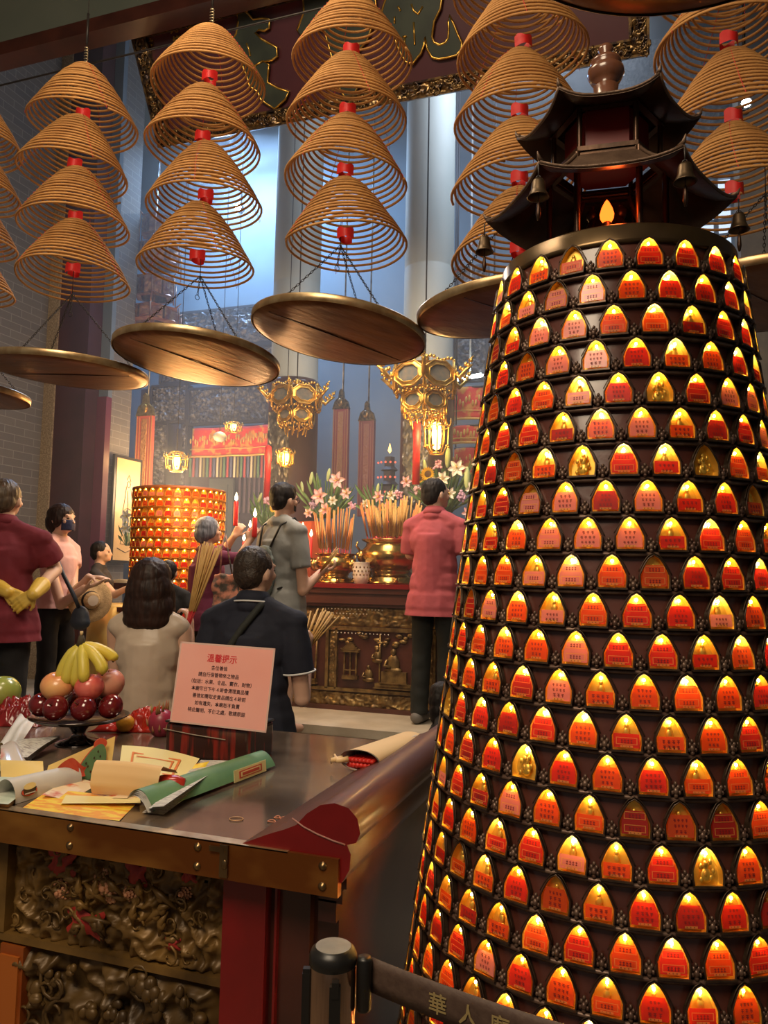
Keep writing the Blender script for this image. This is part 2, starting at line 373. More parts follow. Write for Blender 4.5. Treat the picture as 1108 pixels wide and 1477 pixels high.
for ci, Cp in enumerate((C1, C2, C3)):
    loc = [on_plaque(*q) for q in Cp]; n_ = len(loc)
    cxp = sum(q[0] for q in loc)/n_; czp = sum(q[1] for q in loc)/n_
    if sum(loc[i][0]*loc[(i+1) % n_][1]-loc[(i+1) % n_][0]*loc[i][1] for i in range(n_)) < 0: loc = loc[::-1]
    mb_ = MB(); mb_.prism(loc, .028, 0, T3((0, -.018, 0)))
    bm_ = bmesh.new(); bm_.from_mesh(mb_.mesh('t', CHARD)); bmesh.ops.triangulate(bm_, faces=[f for f in bm_.faces if len(f.verts) > 4]); me = bpy.data.meshes.new('brush_character'); me.materials.append(CHARD); bm_.to_mesh(me); bm_.free()
    o = bpy.data.objects.new('brush_character', me); COL.objects.link(o); o.parent = pl
    m = MB(); m.tube([(x, -.016, z) for x, z in loc], .0075, 6, closed=True)
    sc_, ox = ((3.693, 180), (6.155, 520), (1, 0))[ci]
    for st_ in IN[ci]: m.tube([(q[0], -.020, q[1]) for q in [on_plaque(ox+a/sc_, b/sc_) for a, b in st_]], .006, 6)
    og = m.build('gilt_outline', GOLD); og.parent = pl
for ch, px, py, s in (('鼓', 230, 68, .07), ('光', 268, 45, .06), ('緒', 268, 62, .06), ('吉', 290, 42, .055)):
    q = PM.inverted() @ at_y(px, py, 4.1)
    me = text_mesh('small_character', ch, s, GOLD, .003, bold=.001); o = bpy.data.objects.new('small_character', me); COL.objects.link(o); o.parent = pl
    o.matrix_local = T3((q.x, .004, q.z)) @ RX

# ================================================================== INCENSE COILS
def coil_mesh(seed, turns=16):
    rnd = random.Random(seed); mb = MB(); N = turns*44; path = []
    hh = .308; R0, R1 = .034, .262
    ph = rnd.uniform(0, 6.28); w1 = rnd.uniform(0, 6.28); w2 = rnd.uniform(0, 6.28)
    jit = [rnd.uniform(-.0028, .0028) for _ in range(turns+2)]
    for i in range(N+1):
        t = i/N; a = ph-2*pi*turns*t
        r = R0+(R1-R0)*t**.82 if t > 0 else R0
        z = -hh*(t**1.12)
        k = t*turns; j = jit[int(k)]*(1-k % 1)+jit[int(k)+1]*(k % 1)
        z += j + .006*t*t*sin(2*a+w1) ; r *= 1+.012*sin(3*a+w2)*t
        path.append((r*cos(a), r*sin(a), z))
    mb.tube(path, .0054, 6)
    th = MB()
    for q in (0, 2.1, 4.2):      # three threads tying the windings together
        aa = ph+q+rnd.uniform(-.2, .2); pts = []
        for k in range(0, turns*2+1):
            t = k/(turns*2); r = R0+(R1-R0)*t**.82; z = -hh*(t**1.12)
            off = .0066 if k % 2 else -.002
            pts.append(((r+off)*cos(aa+.15*t), (r+off)*sin(aa+.15*t), z+.002))
        th.tube(pts, .0013, 4)
    tg = MB()
    def fn(u, v): 
        a = (u-.5)*2.2; return (.040*sin(a), -.016*cos(2.3*a)-.02, -.222-.042*v+.007*sin(9*u)*(1-v))
    tg.grid(fn, 12, 4)
    tg.grid(lambda u, v: (fn(u, v)[0]*.8, -fn(u, v)[1]*.9, fn(u, v)[2]-.012*u), 12, 4)
    hook = MB(); zz = []
    for k in range(26):
        zz.append((.008*sin(k*1.1), .008*cos(k*1.1), -.03+k*.0022))
    hook.tube(zz, .0016, 4)
    kn = MB()
    for k in range(9): kn.tube([(0, 0, -.004), (.02*cos(k*.7), .02*sin(k*.7), .010+.004*(k % 3))], .0015, 4)
    return (mb.mesh('spiral_stick', INCENSE), th.mesh('binding_thread', THREAD), tg.mesh('red_tag', REDPAPER), hook.mesh('wire_hook', WIRE), kn.mesh('red_knot', REDPAPER))
COILS = [coil_mesh(s) for s in (1, 2, 3, 4)]
def hang_coil(p, k, lab, group, tilt, rz):
    t = thing('incense_coil', lab, 'incense coil', p, group=group); t.rotation_euler = (tilt[0], tilt[1], rz)
    for nm, me in zip(('spiral_stick', 'binding_thread', 'red_tag', 'wire_hook', 'red_knot'), COILS[k % 4]):
        o = linkdata(nm, me, t)
        if nm == 'red_tag': o.rotation_euler = (0, 0, -rz+.4)
    return t
rnd = random.Random(11)
strings = [  # x, y, top apex pixel or z list
    ('far left', -3.345, 2.93, 4, 4.095, .262), ('second from left', -2.62, 2.93, 4, 4.085, .2660),
    ('third from left', -1.905, 2.93, 4, 4.12, .282), ('fourth from left', -1.205, 2.93, 4, 4.115, .278),
    ('fifth from left', -.47, 2.93, 5, 4.27, .287), ('right edge', .30, 2.93, 4, 4.10, .285), ('back right', .80, 3.75, 5, 4.6, .285)]
ords = {4: ('topmost', 'second from top', 'third from top', 'lowest'), 5: ('topmost', 'second from top', 'middle', 'fourth from top', 'lowest')}
names = {'far left': 'string cut off by the left edge', 'second from left': 'first whole string from the left',
         'third from left': 'string left of the bright blue gap', 'fourth from left': 'string in front of the two grey columns',
         'fifth from left': 'string just left of the pagoda roof', 'right edge': 'string right of the pagoda roof', 'back right': 'farther string at the right edge'}
SAG = {'second from left': -.012, 'third from left': -.008}
for nm, x, y, n, ztop, dz in strings:
    for k in range(n):
        z = ztop-k*dz; dx = {'second from left': (-.0, -.01, -.005, 0), 'third from left': (0, -.02, -.0, -.025), 'fourth from left': (.0, -.005, .0, -.01)}.get(nm, (0,)*5)[k]
        pos = Vector((x+dx, y, z))
        hang_coil(pos, k+int(abs(x)*10), f'incense coil, {ords[n][k]} on the {names[nm]}', 'hanging incense coils',
                  (rnd.uniform(-.05, .03), rnd.uniform(-.04, .05)), rnd.uniform(0, 6.28))
# overhead wires that carry the strings
m = MB(); m.tube([(-7, 3.0, 4.155), (4.2, 3.0, 4.155)], .005, 6); tag(m.build('hanging_wire', CHAIN), 'thin dark wire stretched across below the beam behind the coil hooks', 'wire')
def hang_line(x, y, z0, z1, lab):
    m = MB(); m.tube([(x, y, 5.6), (x, y, z1)], .0022, 5); m.tube([(x, y, z1+.10), (x, y, z1+.26)], .006, 6)
    mm = MB(); mm.tube([(x+.012*sin(k*1.3), y+.004*cos(k*1.3), z1-.0+k*.003) for k in range(30)], .0028, 4)
    t = thing('coil_hanger', lab, 'hook', (0, 0, 0)); m.build('hook_rod', CHAIN, t); mm.build('bent_wire', WIRE, t)
for nm, x, y, n, zt, dz in strings:
    if nm != 'back right': hang_line(x, y, 4.42 if zt < 4.2 else 4.5, zt+.02, f'twisted brass wire hook on top of the {names[nm]}')

# ------------------------------------------------------------------ drip plates on chains
def plate_mesh(R=.37):
    m = MB(); m.lathe([(0, .004), (R-.05, .0), (R-.012, .006), (R-.003, .012)], 64, 0)
    rim = MB(); rim.lathe([(R-.004, .006), (R, .008), (R+.001, .034), (R-.001, .038), (R-.005, .034), (R-.006, .012)], 64)
    inn = MB(); inn.lathe([(0, .009), (R-.05, .006), (R-.008, .014)], 48)
    seam = MB(); seam.box((0, 0, .0012), (2*R-.08, .004, .004))
    return m.mesh('plate_underside', COPPER), rim.mesh('brass_rim', BRASSRIM), inn.mesh('plate_inside', BRONZE), seam.mesh('seam', LACQ)
PLM = plate_mesh()
def link_mesh():
    m = MB(); pts = []
    for k in range(10):
        a = 2*pi*k/10; pts.append((.0042*cos(a), 0, .0085*sin(a)))
    m.tube(pts, .0015, 5, closed=True); return m
def chain(mb, a, b):
    a = Vector(a); b = Vector(b); n = max(2, int((b-a).length/.0135)); d = (b-a).normalized(); q = d.to_track_quat('Z', 'X').to_matrix().to_4x4()
    base = link_mesh()
    for k in range(n):
        p = a.lerp(b, (k+.5)/n)
        mb.add(base.v, base.f, 0, True, T3(p) @ q @ RZ(pi/2*(k % 2)))
def drip_plate(c, zhook, lab, tilt=(0, 0), rz=.5, shake=0):
    t = thing('drip_plate', lab, 'plate', c, group='drip plates under the incense strings'); t.rotation_euler = (Matrix.Rotation(radians(tilt[0]), 3, Vector((FW.x, FW.y, 0)).normalized()) @ Matrix.Rotation(radians(tilt[1]), 3, Vector((RT.x, RT.y, 0)).normalized()) @ Matrix.Rotation(rz, 3, 'Z')).to_euler()
    for nm, me in zip(('underside', 'brass_rim', 'tray_inside', 'seam'), PLM): linkdata(nm, me, t)
    R = t.rotation_euler.to_matrix(); inv = R.inverted(); H = inv @ Vector((0, 0, zhook-c[2]))
    for k in range(3):
        a = 2*pi*k/3+.5; e = Vector((.33*cos(a), .33*sin(a), .03)); mb = MB(); chain(mb, H, e)
        mb.tube([e+Vector((0, 0, -.02)), e+Vector((0, 0, .0)), e+Vector((.008, 0, .006))], .002, 5); mb.build('chain', CHAIN, t)
    mb = MB(); chain(mb, H, H+Vector((0, 0, -.09))); mb.tube([H+Vector((.011*cos(q*.63), 0, -.101+.011*sin(q*.63))) for q in range(10)], .0017, 5, closed=True)
    mb.tube([H, H+inv @ Vector((0, 0, .12))], .0018, 5); mb.build('chain', CHAIN, t)
    return t
for px, py, lab, tl, rz in ((-70, 568, 'copper drip plate whose tip just enters at the left edge', (5, 0), 2.2),
        (98, 541, 'broad brown copper drip plate under the second string, above the stone pillar', (3, 2), .1),
        (284, 523, 'copper drip plate with orange glints, between the left plate and the central one', (5, -3), 1.15),
        (488, 487, 'largest central copper drip plate with a dark seam, in front of the grey columns', (7, -2), .95),
        (738, 452, 'pale grey-brown drip plate half hidden behind the left side of the lamp tower', (-7, 2), 1.2),
        (1108, 437, 'drip plate at the right edge behind the top rows of the lamp tower', (0, 0), 1.0)):
    c = at_y(px, py, 2.93); drip_plate(c, c.z+.40, lab, tl, rz)
drip_plate(Vector((.10, 1.12, 2.672)), 3.0, 'near drip plate cut off by the top edge above the pagoda', (0, 0), 1.3)

# ================================================================== LAMP TOWERS
GILTIN = mat('niche_gilt', (.85, .52, .08), .38, .65)
AMB = mat('amber_gilt', (.55, .23, .04), .4, .3, coat=.3, col2=(.42, .15, .025), scale=9)
HOOD = mat('niche_hood', (.05, .032, .022), .35, .6, col2=(.10, .06, .035), scale=60)
BULB = emis('niche_bulb', (1, .60, .14), 140)
BULBD = emis('drum_bulb', (1, .52, .10), 75)
BULBW = emis('niche_bulb_bright', (1, .72, .28), 330)
PAPERS = [sheet('label_orange_red', (.92, .12, .018), .55), sheet('label_red', (.80, .04, .02), .5), sheet('label_pink_sheen', (.92, .34, .30), .5), sheet('label_dark_red', (.55, .03, .02), .45)]  # the pink sheet also carries window reflection as paper colour
INK = mat('label_ink', (.22, .01, .01), .6); FRAMEY = sheet('label_frame', (1, .55, .16), .5); GLASSY = mat('lamp_glass', (1, 1, 1), .05, trans=1.0)
STRIP = sheet('label_strip', (.95, .42, .10), .5)
def arch(w, h, n=7, z0=0):
    pts = [(-w/2*.94, z0), (w/2*.94, z0)]
    hs = h*.40
    pts.append((w/2, z0+hs*.5)); pts.append((w/2, z0+hs))
    for k in range(1, n): t = k/n; pts.append((w/2*(1-t)**.55*(1-.03*t), z0+hs+(h-hs)*t))
    pts.append((0, z0+h))
    left = [(-x, z) for x, z in pts[2:-1]][::-1]
    return pts+left
def niche_body(buddha=False):
    w, h, dpt = .0615, .0735, .016
    m = MB(); A = arch(w, h); B = [(x*.925, .002+z*.955) for x, z in A]; n = len(A)
    # outer hood ring (front face), outer wall, inner wall, back
    vs = [(x, -dpt, z) for x, z in A]+[(x, -dpt, z) for x, z in B]+[(x, 0, z) for x, z in A]+[(x*.9, -.0015, z) for x, z in B]
    m.add(vs, [(i, (i+1) % n, (i+1) % n+n, i+n) for i in range(n)], 0, False)
    m.add(vs, [(i+2*n, (i+1) % n+2*n, (i+1) % n, i) for i in range(n)], 0, True)
    m.add(vs, [(i+n, (i+1) % n+n, (i+1) % n+3*n, i+3*n) for i in range(n)], 1, True)
    m.add(vs, [tuple(range(3*n, 4*n))], 1, False)
    m.tube([(x, -dpt, z) for x, z in A], .0016, 5, 0, closed=True)
    m.tube([(x*1.0, -dpt+.002, z) for x, z in arch(w*1.14, h*1.06)[3:-2]], .0012, 4, 0)
    m.ball((0, -.006, .020), (.012, .005, .014), 1, 10, 6); m.ball((0, -.006, .038), (.0075, .004, .011), 1, 8, 6); m.ball((0, -.0065, .050), (.0045, .0035, .0055), 1, 8, 6)
    if buddha:
        for k in range(7): m.ball((.013*cos(k*.9), -.010, .028+.017*sin(k*1.7)), (.004, .003, .006), 1, 6, 4)
    m.box((0, -dpt-.001, .001), (w*1.02, .006, .004), 0)
    return m
def label_mb(kind, rnd_):
    m = MB(); y = -.0145; W2 = .0248
    if kind == 'none': return None
    top = {'full': .049, 'half': .033, 'frames': .052, 'halfframe': .035}[kind]
    W3 = W2
    def wd(z): return W3 if z < .034 else W3*(1-.3*((z-.034)/.016))
    N = 4; zs = [.008+(top-.008)*k/N for k in range(N+1)]
    vs = []
    for z in zs: vs += [(-wd(z), y, z), (wd(z), y, z)]
    m.add(vs, [(2*k, 2*k+1, 2*k+3, 2*k+2) for k in range(N)], 0, False)
    yy = y-.0006
    def q(a, b, mi): m.add([(a[0], yy, a[1]), (b[0], yy, a[1]), (b[0], yy, b[1]), (a[0], yy, b[1])], [(0, 1, 2, 3)], mi, False)
    if kind in ('full', 'half'):
        rows = int((top-.012)/.0105)
        for r_ in range(rows):
            z = top-.010-r_*.0105; k = rnd_.choice((3, 4, 4)); s = rnd_.uniform(.0026, .0036)
            for c in range(k):
                cx = (c-(k-1)/2)*s*2.7
                q((cx-s*.8, z+s*.7), (cx+s*.8, z+s*1.05), 1); q((cx-s*.8, z-s*.2), (cx+s*.8, z+s*.15), 1); q((cx-s*.2, z-s), (cx+s*.2, z+s), 1)
                if rnd_.random() < .6: q((cx+s*.45, z-s*.9), (cx+s*.75, z+s*.3), 1)
    else:
        for z in ((top-.016, .012) if kind == 'frames' else (.014,)):
            hh = .0125
            for (a, b) in (((-.0205, z), (.0205, z+.0013)), ((-.0205, z+hh), (.0205, z+hh+.0013)), ((-.0205, z), (-.0190, z+hh)), ((.0190, z), (.0205, z+hh))): q(a, b, 2)
            for c in range(4): cx = (c-1.5)*.0062; q((cx-.002, z+.003), (cx+.002, z+.0042), 1); q((cx-.002, z+.0075), (cx+.002, z+.0087), 1); q((cx-.0006, z+.0025), (cx+.0006, z+.010), 1)
    q((-.012, .0085), (.012, .0125), 2)
    for c in range(3): cx = (c-1)*.007; q((cx-.002, .0092), (cx-.0002, .0118), 1)
    return m
_r = random.Random(5)
NBODY = niche_body().mesh('niche', [HOOD, GILTIN]); NBUD = niche_body(True).mesh('niche_with_figure', [HOOD, GILTIN])
LABELS = []
for kind in ('full', 'full', 'half', 'frames', 'full', 'halfframe', 'frames'):
    for pi_, P in enumerate(PAPERS):
        LABELS.append((kind, pi_, label_mb(kind, _r).mesh('name_label', [P, INK, STRIP if pi_ != 2 else FRAMEY])))
def bulb_mb(): m = MB(); m.ball((0, -.0095, .0605), (.0030, .0030, .0034), 0, 6, 4); return m
BULBME = bulb_mb().mesh('bulb', BULB); BULBMEW = bulb_mb().mesh('bulb', BULBW)
def bracket_mb(m, M):
    for (x, z, r) in ((0, .012, .0085), (-.006, .020, .0055), (.006, .020, .0055), (0, .027, .0048), (-.009, .009, .005), (.009, .009, .005), (0, .003, .006)):
        m.ball((x, -.010, z), (r, r*.9, r), 1, 6, 4, M=M)
    m.box((0, -.007, .016), (.030, .004, .004), 1, M=M)
    for sx in (-1, 1): m.tube([(sx*.012, -.008, .012), (sx*.017, -.012, .017), (sx*.015, -.012, .024)], .0022, 4, 1, M=M)
def lamp_tower(root, cx, cy, tiers, Rf, pitch, spacing, cap_name, vis, seed, scale=1.0, pale=None, tierm=TIERM, wbulb=.25, bright=1, nbody=None, ledge=None, bulbs=None):
    bulbs = bulbs or (BULBME, BULBMEW)
    # tiers: list of z of niche centre (top first)
    rnd_ = random.Random(seed); cands = []
    for k, z in enumerate(tiers):
        R = Rf(z); m = MB()
        zt, zb = z+pitch*.5, z-pitch*.5; rt, rb = Rf(zt)-.004, Rf(zb)-.002
        m.lathe([(rt, zt), (rb, zb+.008)], 96, 0)
        m.lathe([(rb, zb+.009), (rb+.008, zb+.0105), (rb+.0125, zb+.006), (rb+.011, zb+.001), (rb, zb)], 96, 1)
        n = int(round(2*pi*R/spacing)); off = rnd_.uniform(0, 1) if seed != 2 else 0
        base = -pi/2 + (off if seed == 2 else (k % 2)*.5*2*pi/n + k*.013)
        sl = atan2(Rf(zb)-Rf(zt), pitch)
        for i in range(n):
            a = base+2*pi*i/n
            def MM(a, z0=z-pitch*.5+.010*scale):
                r = Rf(z0)-.0015
                return T3((r*cos(a), r*sin(a), z0)) @ RZ(a+pi/2) @ Matrix.Rotation(-sl, 4, 'X') @ Matrix.Scale(scale, 4)
            if vis(a, .25): bracket_mb(m, MM(a+pi/n) @ Matrix.Diagonal((.80, 1, .95, 1)))
            if vis(a, 0):
                M = MM(a); p = M.translation+root.location; d = (p-CAM).length; nrm = Vector((cos(a), sin(a), 0)); f = nrm.dot((CAM-p).normalized())
                cands.append((f/d/d, k, i, a, M))
        m.build('tier_band', [tierm, ledge or LEDGE], root)
    cands.sort(key=lambda c: -c[0])
    stuff = MB(); 
    mats_all = [HOOD, AMB, GILTIN, BULB, BULBW, BULBD]+PAPERS+[INK, STRIP, FRAMEY]
    for j, (_, k, i, a, M) in enumerate(cands):
        kind, pi_, lm = LABELS[rnd_.randrange(len(LABELS))]
        pk = pale(k, a) if pale else 0
        if rnd_.random() < pk: pool = [l for l in LABELS if l[1] == 2]
        else: pool = [l for l in LABELS if l[1] != 2 and not (l[1] == 3 and rnd_.random() < .6)]
        kind, pi_, lm = rnd_.choice(pool)
        bud = rnd_.random() < .02; lit = rnd_.random(); bm_ = bulbs[1] if lit < wbulb else bulbs[0]
        off_ = lit > .87
        if j < 100:
            o = bpy.data.objects.new('lamp_niche', NBUD if bud else (nbody or NBODY)); COL.objects.link(o); o.parent = root; o.matrix_local = M
            if not bud: linkdata('name_label', lm, o)
            if not off_: linkdata('bulb', bm_, o)
        else:
            def addm(me):
                idx = {mm.name: q for q, mm in enumerate(mats_all)}
                ms = [idx[mm.name] for mm in me.materials]
                vs = [M @ v.co for v in me.vertices]; o0 = len(stuff.v); stuff.v += [tuple(v) for v in vs]
                for p in me.polygons: stuff.f.append(tuple(q+o0 for q in p.vertices)); stuff.m.append(ms[p.material_index]); stuff.sm.append(p.use_smooth)
            addm(NBUD if bud else (nbody or NBODY))
            if not bud: addm(lm)
            if not off_: addm(bm_)
    if stuff.v: tag(stuff.build('small_lamp_niches', mats_all, root), kind='stuff')
TP = Vector((-.077, 2.095, 0))
tw = thing('lamp_tower', 'tall tapering round tower of glowing memorial niches, dark lacquer tiers, fills the right side', 'lamp tower', TP)
Rf = lambda z: .396+.123*(1.6-z)
PITCH_T = .0806
tiers = [2.334-PITCH_T*k for k in range(25)]
camdir = atan2(-TP.y, -TP.x)
def visA(a, ex):
    d = (a-camdir+pi) % (2*pi)-pi; return abs(d) < 1.42+ex
def pale_reflT(k, a):  # pale labels here paint the window's reflection into the paper colour
    d = (a-camdir+pi) % (2*pi)-pi      # negative: towards the left of the picture? 
    return .75 if -.42 < d < -.12 and k < 13 else (.55 if d > .95 and k < 7 else .06)
lamp_tower(tw, TP.x, TP.y, tiers, Rf, PITCH_T, .0835, 'cap', visA, 1, pale=pale_reflT)
m = MB(); zt = 2.334+PITCH_T/2
m.lathe([(0, 2.42), (.27, 2.42), (.292, 2.424), (.300, 2.418), (.3015, 2.385), (.306, 2.378), (.300, zt-.002), (.29, zt-.006)], 96); m.build('top_band', mat('top_band_bronze', (.09, .055, .028), .3, .8, col2=(.17, .11, .05), scale=7), tw)
m = MB(); m.lathe([(Rf(.36), .36), (Rf(.36)+.012, .34), (Rf(.3)+.014, .30), (Rf(.3)+.002, .26), (Rf(.3)+.008, .12), (Rf(.3)+.05, .05), (Rf(.3)+.05, 0)], 64); m.lathe([(.2, 2.42), (.2, .4)], 24); m.build('pedestal', LACQ, tw)

# pavilion on top (its own lantern house)
PAVM = mat('pavilion_metal', (.030, .016, .011), .35, .7, col2=(.07, .035, .018), scale=8, bump=.1, bscale=25)
ROOFM = mat('pavilion_roof', (.10, .06, .04), .5, .5, col2=(.16, .10, .065), scale=14, bump=.2, bscale=120)
REDIN = mat('pavilion_red', (.14, .008, .008), .35, coat=.3)
pv = thing('rooftop_pavilion', 'small dark hexagonal two-tier pavilion with upturned eaves standing on the lamp tower', 'pavilion', (TP.x-.022, TP.y, 2.42))
view = atan2(-TP.y, -TP.x)
ha0 = view+pi/6+.04
def hexroof(name, R, r2, z0, z1, lift, th=.010):
    for i in range(6):
        pass
    m = MB(); nseg = 8
    for i in range(6):
        a1 = ha0+i*pi/3; a2 = a1+pi/3
        c1 = Vector((cos(a1), sin(a1), 0)); c2 = Vector((cos(a2), sin(a2), 0))
        def fn(u, v, off=0):
            e = abs(2*u-1)**3          # upturn at the corners
            rr = r2+(R-r2)*(v**1.0)*(1+.04*e*v)
            p = (c1*(1-u)+c2*u)*rr
            z = z1+(z0-z1)*(1-(1-v)**1.7) + lift*e*v**3
            return (p.x, p.y, z+off)
        m.grid(lambda u, v: fn(u, v), 12, 8, 0); m.grid(lambda u, v: fn(1-u, v, -th), 12, 8, 1)
        ed = [fn(k/12, 1) for k in range(13)]; el = [fn(k/12, 1, -th) for k in range(13)]
        m.add(ed+el, [(k, k+1, k+14, k+13) for k in range(12)], 0, False)
        m.tube([fn(0, k/8, .003) for k in range(9)], [.005-.001*(k/8) for k in range(9)], 6, 0)
        tip = Vector(fn(0, 1)); d = tip.normalized(); d.z = 0
        m.tube([tip-d*.012, tip+d*.004+Vector((0, 0, .004)), tip+d*.012+Vector((0, 0, .018))], [.007, .005, .0015], 6, 0)
        m.tube([fn(k/12, 1, -.004) for k in range(13)], .0042, 5, 0)
    return m.build(name, [ROOFM, PAVM], pv)
hexroof('lower_roof', .318, .142, .165, .285, .022)
hexroof('upper_roof', .232, .035, .390, .490, .028)
for (rr, z0, z1, pr) in ((.152, 0, .278, .0085), (.140, .270, .42, .007)):
    for i in range(6):
        a = ha0+i*pi/3; m = MB(); m.lathe([(pr, z0), (pr, z1)], 10, c=(rr*cos(a), rr*sin(a), 0)); m.build('post', PAVM, pv)
for z, r_, h in ((.284, .150, .012), (.263, .155, .012), (.400, .15, .014), (.012, .17, .024)):
    m = MB(); m.lathe([(r_-.02, z), (r_, z), (r_, z+h), (r_-.02, z+h)], 6, c=(0, 0, 0), M=RZ(ha0), smooth=False); m.build('beam', PAVM, pv)
m = MB(); m.lathe([(0, .29), (.11, .29), (.11, .41), (0, .41)], 6, M=RZ(ha0), smooth=False); m.build('upper_chamber', REDIN, pv)
m = MB(); z_up = .034; m.lathe([(r_, z_+(z_up if z_ > .49 else 0)) for r_, z_ in [(.03, .47), (.026, .485), (.034, .495), (.022, .502), (.040, .512), (.050, .532), (.048, .546), (.036, .556), (.042, .562), (.040, .572), (.018, .580), (.012, .59), (.021, .602), (.018, .614), (0, .62)]], 24); m.build('gourd_finial', mat('finial_brown', (.10, .035, .02), .25, coat=.5, col2=(.15, .06, .03), scale=5), pv)
# seated figures inside with a red flame bulb in front
m = MB()
def seated(m, M):
    m.ball((0, 0, .018), (.038, .030, .018), 0, 14, 8, M=M); m.ball((0, 0, .055), (.024, .019, .034), 0, 14, 8, M=M); m.ball((0, -.002, .100), (.0135, .0145, .017), 0, 12, 8, M=M); m.ball((0, 0, .117), (.007, .007, .007), 0, 8, 6, M=M)
    for s in (-1, 1): m.tube([(s*.022, 0, .075), (s*.032, -.008, .05), (s*.012, -.022, .036)], [.009, .008, .006], 8, 0, M=M)
    m.lathe([(.045, 0), (.05, -.006), (.042, -.014), (.05, -.02)], 16, 0, M=M)
for k in range(4):
    a = view+k*pi/2; seated(m, T3((.035*cos(a), .035*sin(a), .052)) @ RZ(a+pi/2) @ Matrix.Scale(1.15, 4))
a = view; 
for s in (-1, 1): m.tube([(.06*cos(a+s*1.3), .06*sin(a+s*1.3), .05), (.09*cos(a+s*1.1), .09*sin(a+s*1.1), .12), (.07*cos(a+s*1.0), .07*sin(a+s*1.0), .19)], .006, 6)
m.build('seated_figures', PAVM, pv)
m = MB(); fa = view+.02
m.lathe([(.012, 0), (.014, .03), (.010, .04), (.014, .080), (.009, .088)], 12, c=(.115*cos(fa), .115*sin(fa), .005)); m.build('bulb_holder', PAVM, pv)
m = MB(); m.lathe([(.008, 0), (.0165, .014), (.018, .026), (.0135, .042), (.006, .057), (0, .065)], 16, c=(.115*cos(fa), .115*sin(fa), .088))
m.build('flame_bulb', emis('flame_bulb', (1, .11, .01), 3.2), pv)
BELLM = mat('bell_bronze', (.07, .045, .025), .4, .8, col2=(.13, .085, .045), scale=30)
# bells on the eave corners
for i in range(6):
    a = ha0+i*pi/3
    if cos(a-view) < -.6: continue
    R = .318*1.04; p = Vector((R*cos(a)-.022, R*sin(a), .165))
    b = thing('eave_bell', {0: 'bell'}.get(9, 'small dark bronze bell hanging from the pavilion eave, ' + ('right front corner' if cos(a-view) > .5 and sin(a-view) > 0 else 'left front corner' if cos(a-view) > .5 else 'far right corner' if sin(a-view) > 0 else 'far left corner')), 'bell', (TP.x+p.x, TP.y+p.y, 2.42+p.z+.01), group='eave bells')
    m = MB(); m.tube([(0, 0, 0), (0, 0, -.035)], .002, 5); m.tube([(.006*cos(q), 0, -.036+.006*sin(q)) for q in np.linspace(0, 6.28, 9)], .0016, 5); m.build('hanger', CHAIN, b)
    m = MB(); m.lathe([(0, -.040), (.012, -.040), (.0155, -.046), (.018, -.066), (.024, -.080), (.027, -.084), (.0245, -.084), (.017, -.070), (.013, -.045)], 20); m.build('bell_body', BELLM, b)
    m = MB(); m.tube([(0, 0, -.045), (0, 0, -.095)], .0015, 5); m.lathe([(.002, -.092), (.004, -.10), (.006, -.125), (.003, -.14), (0, -.142)], 10); m.build('clapper', PAVM, b)
lamp('flame_glow', 'POINT', (TP.x+.118*cos(fa)*1.05, TP.y+.118*sin(fa)*1.3, 2.55), .35, (1, .12, .02), .02)

# ------------------------------------------------------------------ second tower at the back (a straight drum)
bp_ = at_d(257, 770, 6.3); B2 = Vector((bp_.x, bp_.y, .55))
t2 = thing('lamp_drum', 'smaller straight glowing lamp drum with orange gilt rows, at the back left beyond the people', 'lamp tower', B2)
cd2 = atan2(-B2.y, -B2.x)
lamp_tower(t2, 0, 0, [1.655-.079*k for k in range(14)], lambda z: .358, .079, .066, 'cap', lambda a, ex: abs((a-cd2+pi) % (2*pi)-pi) < 1.45, 2, scale=.98, pale=lambda k, a: .06, tierm=AMB, wbulb=.9, nbody=niche_body().mesh('amber_niche', [AMB, GILTIN]), ledge=AMB, bulbs=(bulb_mb().mesh('bulb', BULBD),)*2)
m = MB(); m.lathe([(0, 1.72), (.34, 1.72), (.372, 1.715), (.374, 1.70), (.36, 1.69)], 64); m.build('top_rim', mat('drum_rim', (.30, .10, .04), .4), t2)
m = MB(); m.lathe([(.36, .60), (.42, .55), (.40, .45), (.30, .35), (.30, .15), (.42, .08), (.44, 0)], 48); m.build('pedestal', LACQ, t2)

# ================================================================== NEAR OFFERING TABLE
TZ = .95
TOPM = mat('table_stone', (.045, .030, .022), .18, col2=(.17, .125, .09), scale=1.6, stretch=(1, 2.2, 1), detail=6, coat=.4, bump=.04, bscale=14)  # lighter second tone also paints grey-beige reflections into the stone
BANDM = mat('band_copper', (.24, .075, .016), .3, .7, col2=(.60, .28, .06), scale=3.2, stretch=(1, 1, 2), bump=.12, bscale=20, lo=.42, hi=.72)
GILTW = mat('worn_gilt_carving', (.085, .045, .012), .45, .25, col2=(.30, .165, .042), scale=7, lo=.35, hi=.7)
CARVED = mat('dark_carving', (.055, .030, .010), .45, .2, col2=(.17, .095, .027), scale=6)
tb = thing('offering_table', 'near dark stone topped offering table with copper edge band and carved gilt front', 'table', (-2.0, 2.3, 0))
def tbp(m, name, mats): o = m.build(name, mats, None); o.parent = tb; o.location = (2.0, -2.3, 0); return o
m = MB(); m.bbox((-3.5, 1.70, .90), (-.70, 2.93, TZ)); tbp(m, 'table_top', TOPM)
m = MB(); m.bbox((-3.5, 1.680, .868), (-.672, 1.702, .9535)); m.bbox((-3.5, 1.68, .9505), (-.80, 1.712, .9545), 1); tbp(m, 'edge_band', [BANDM, BRASSRIM])
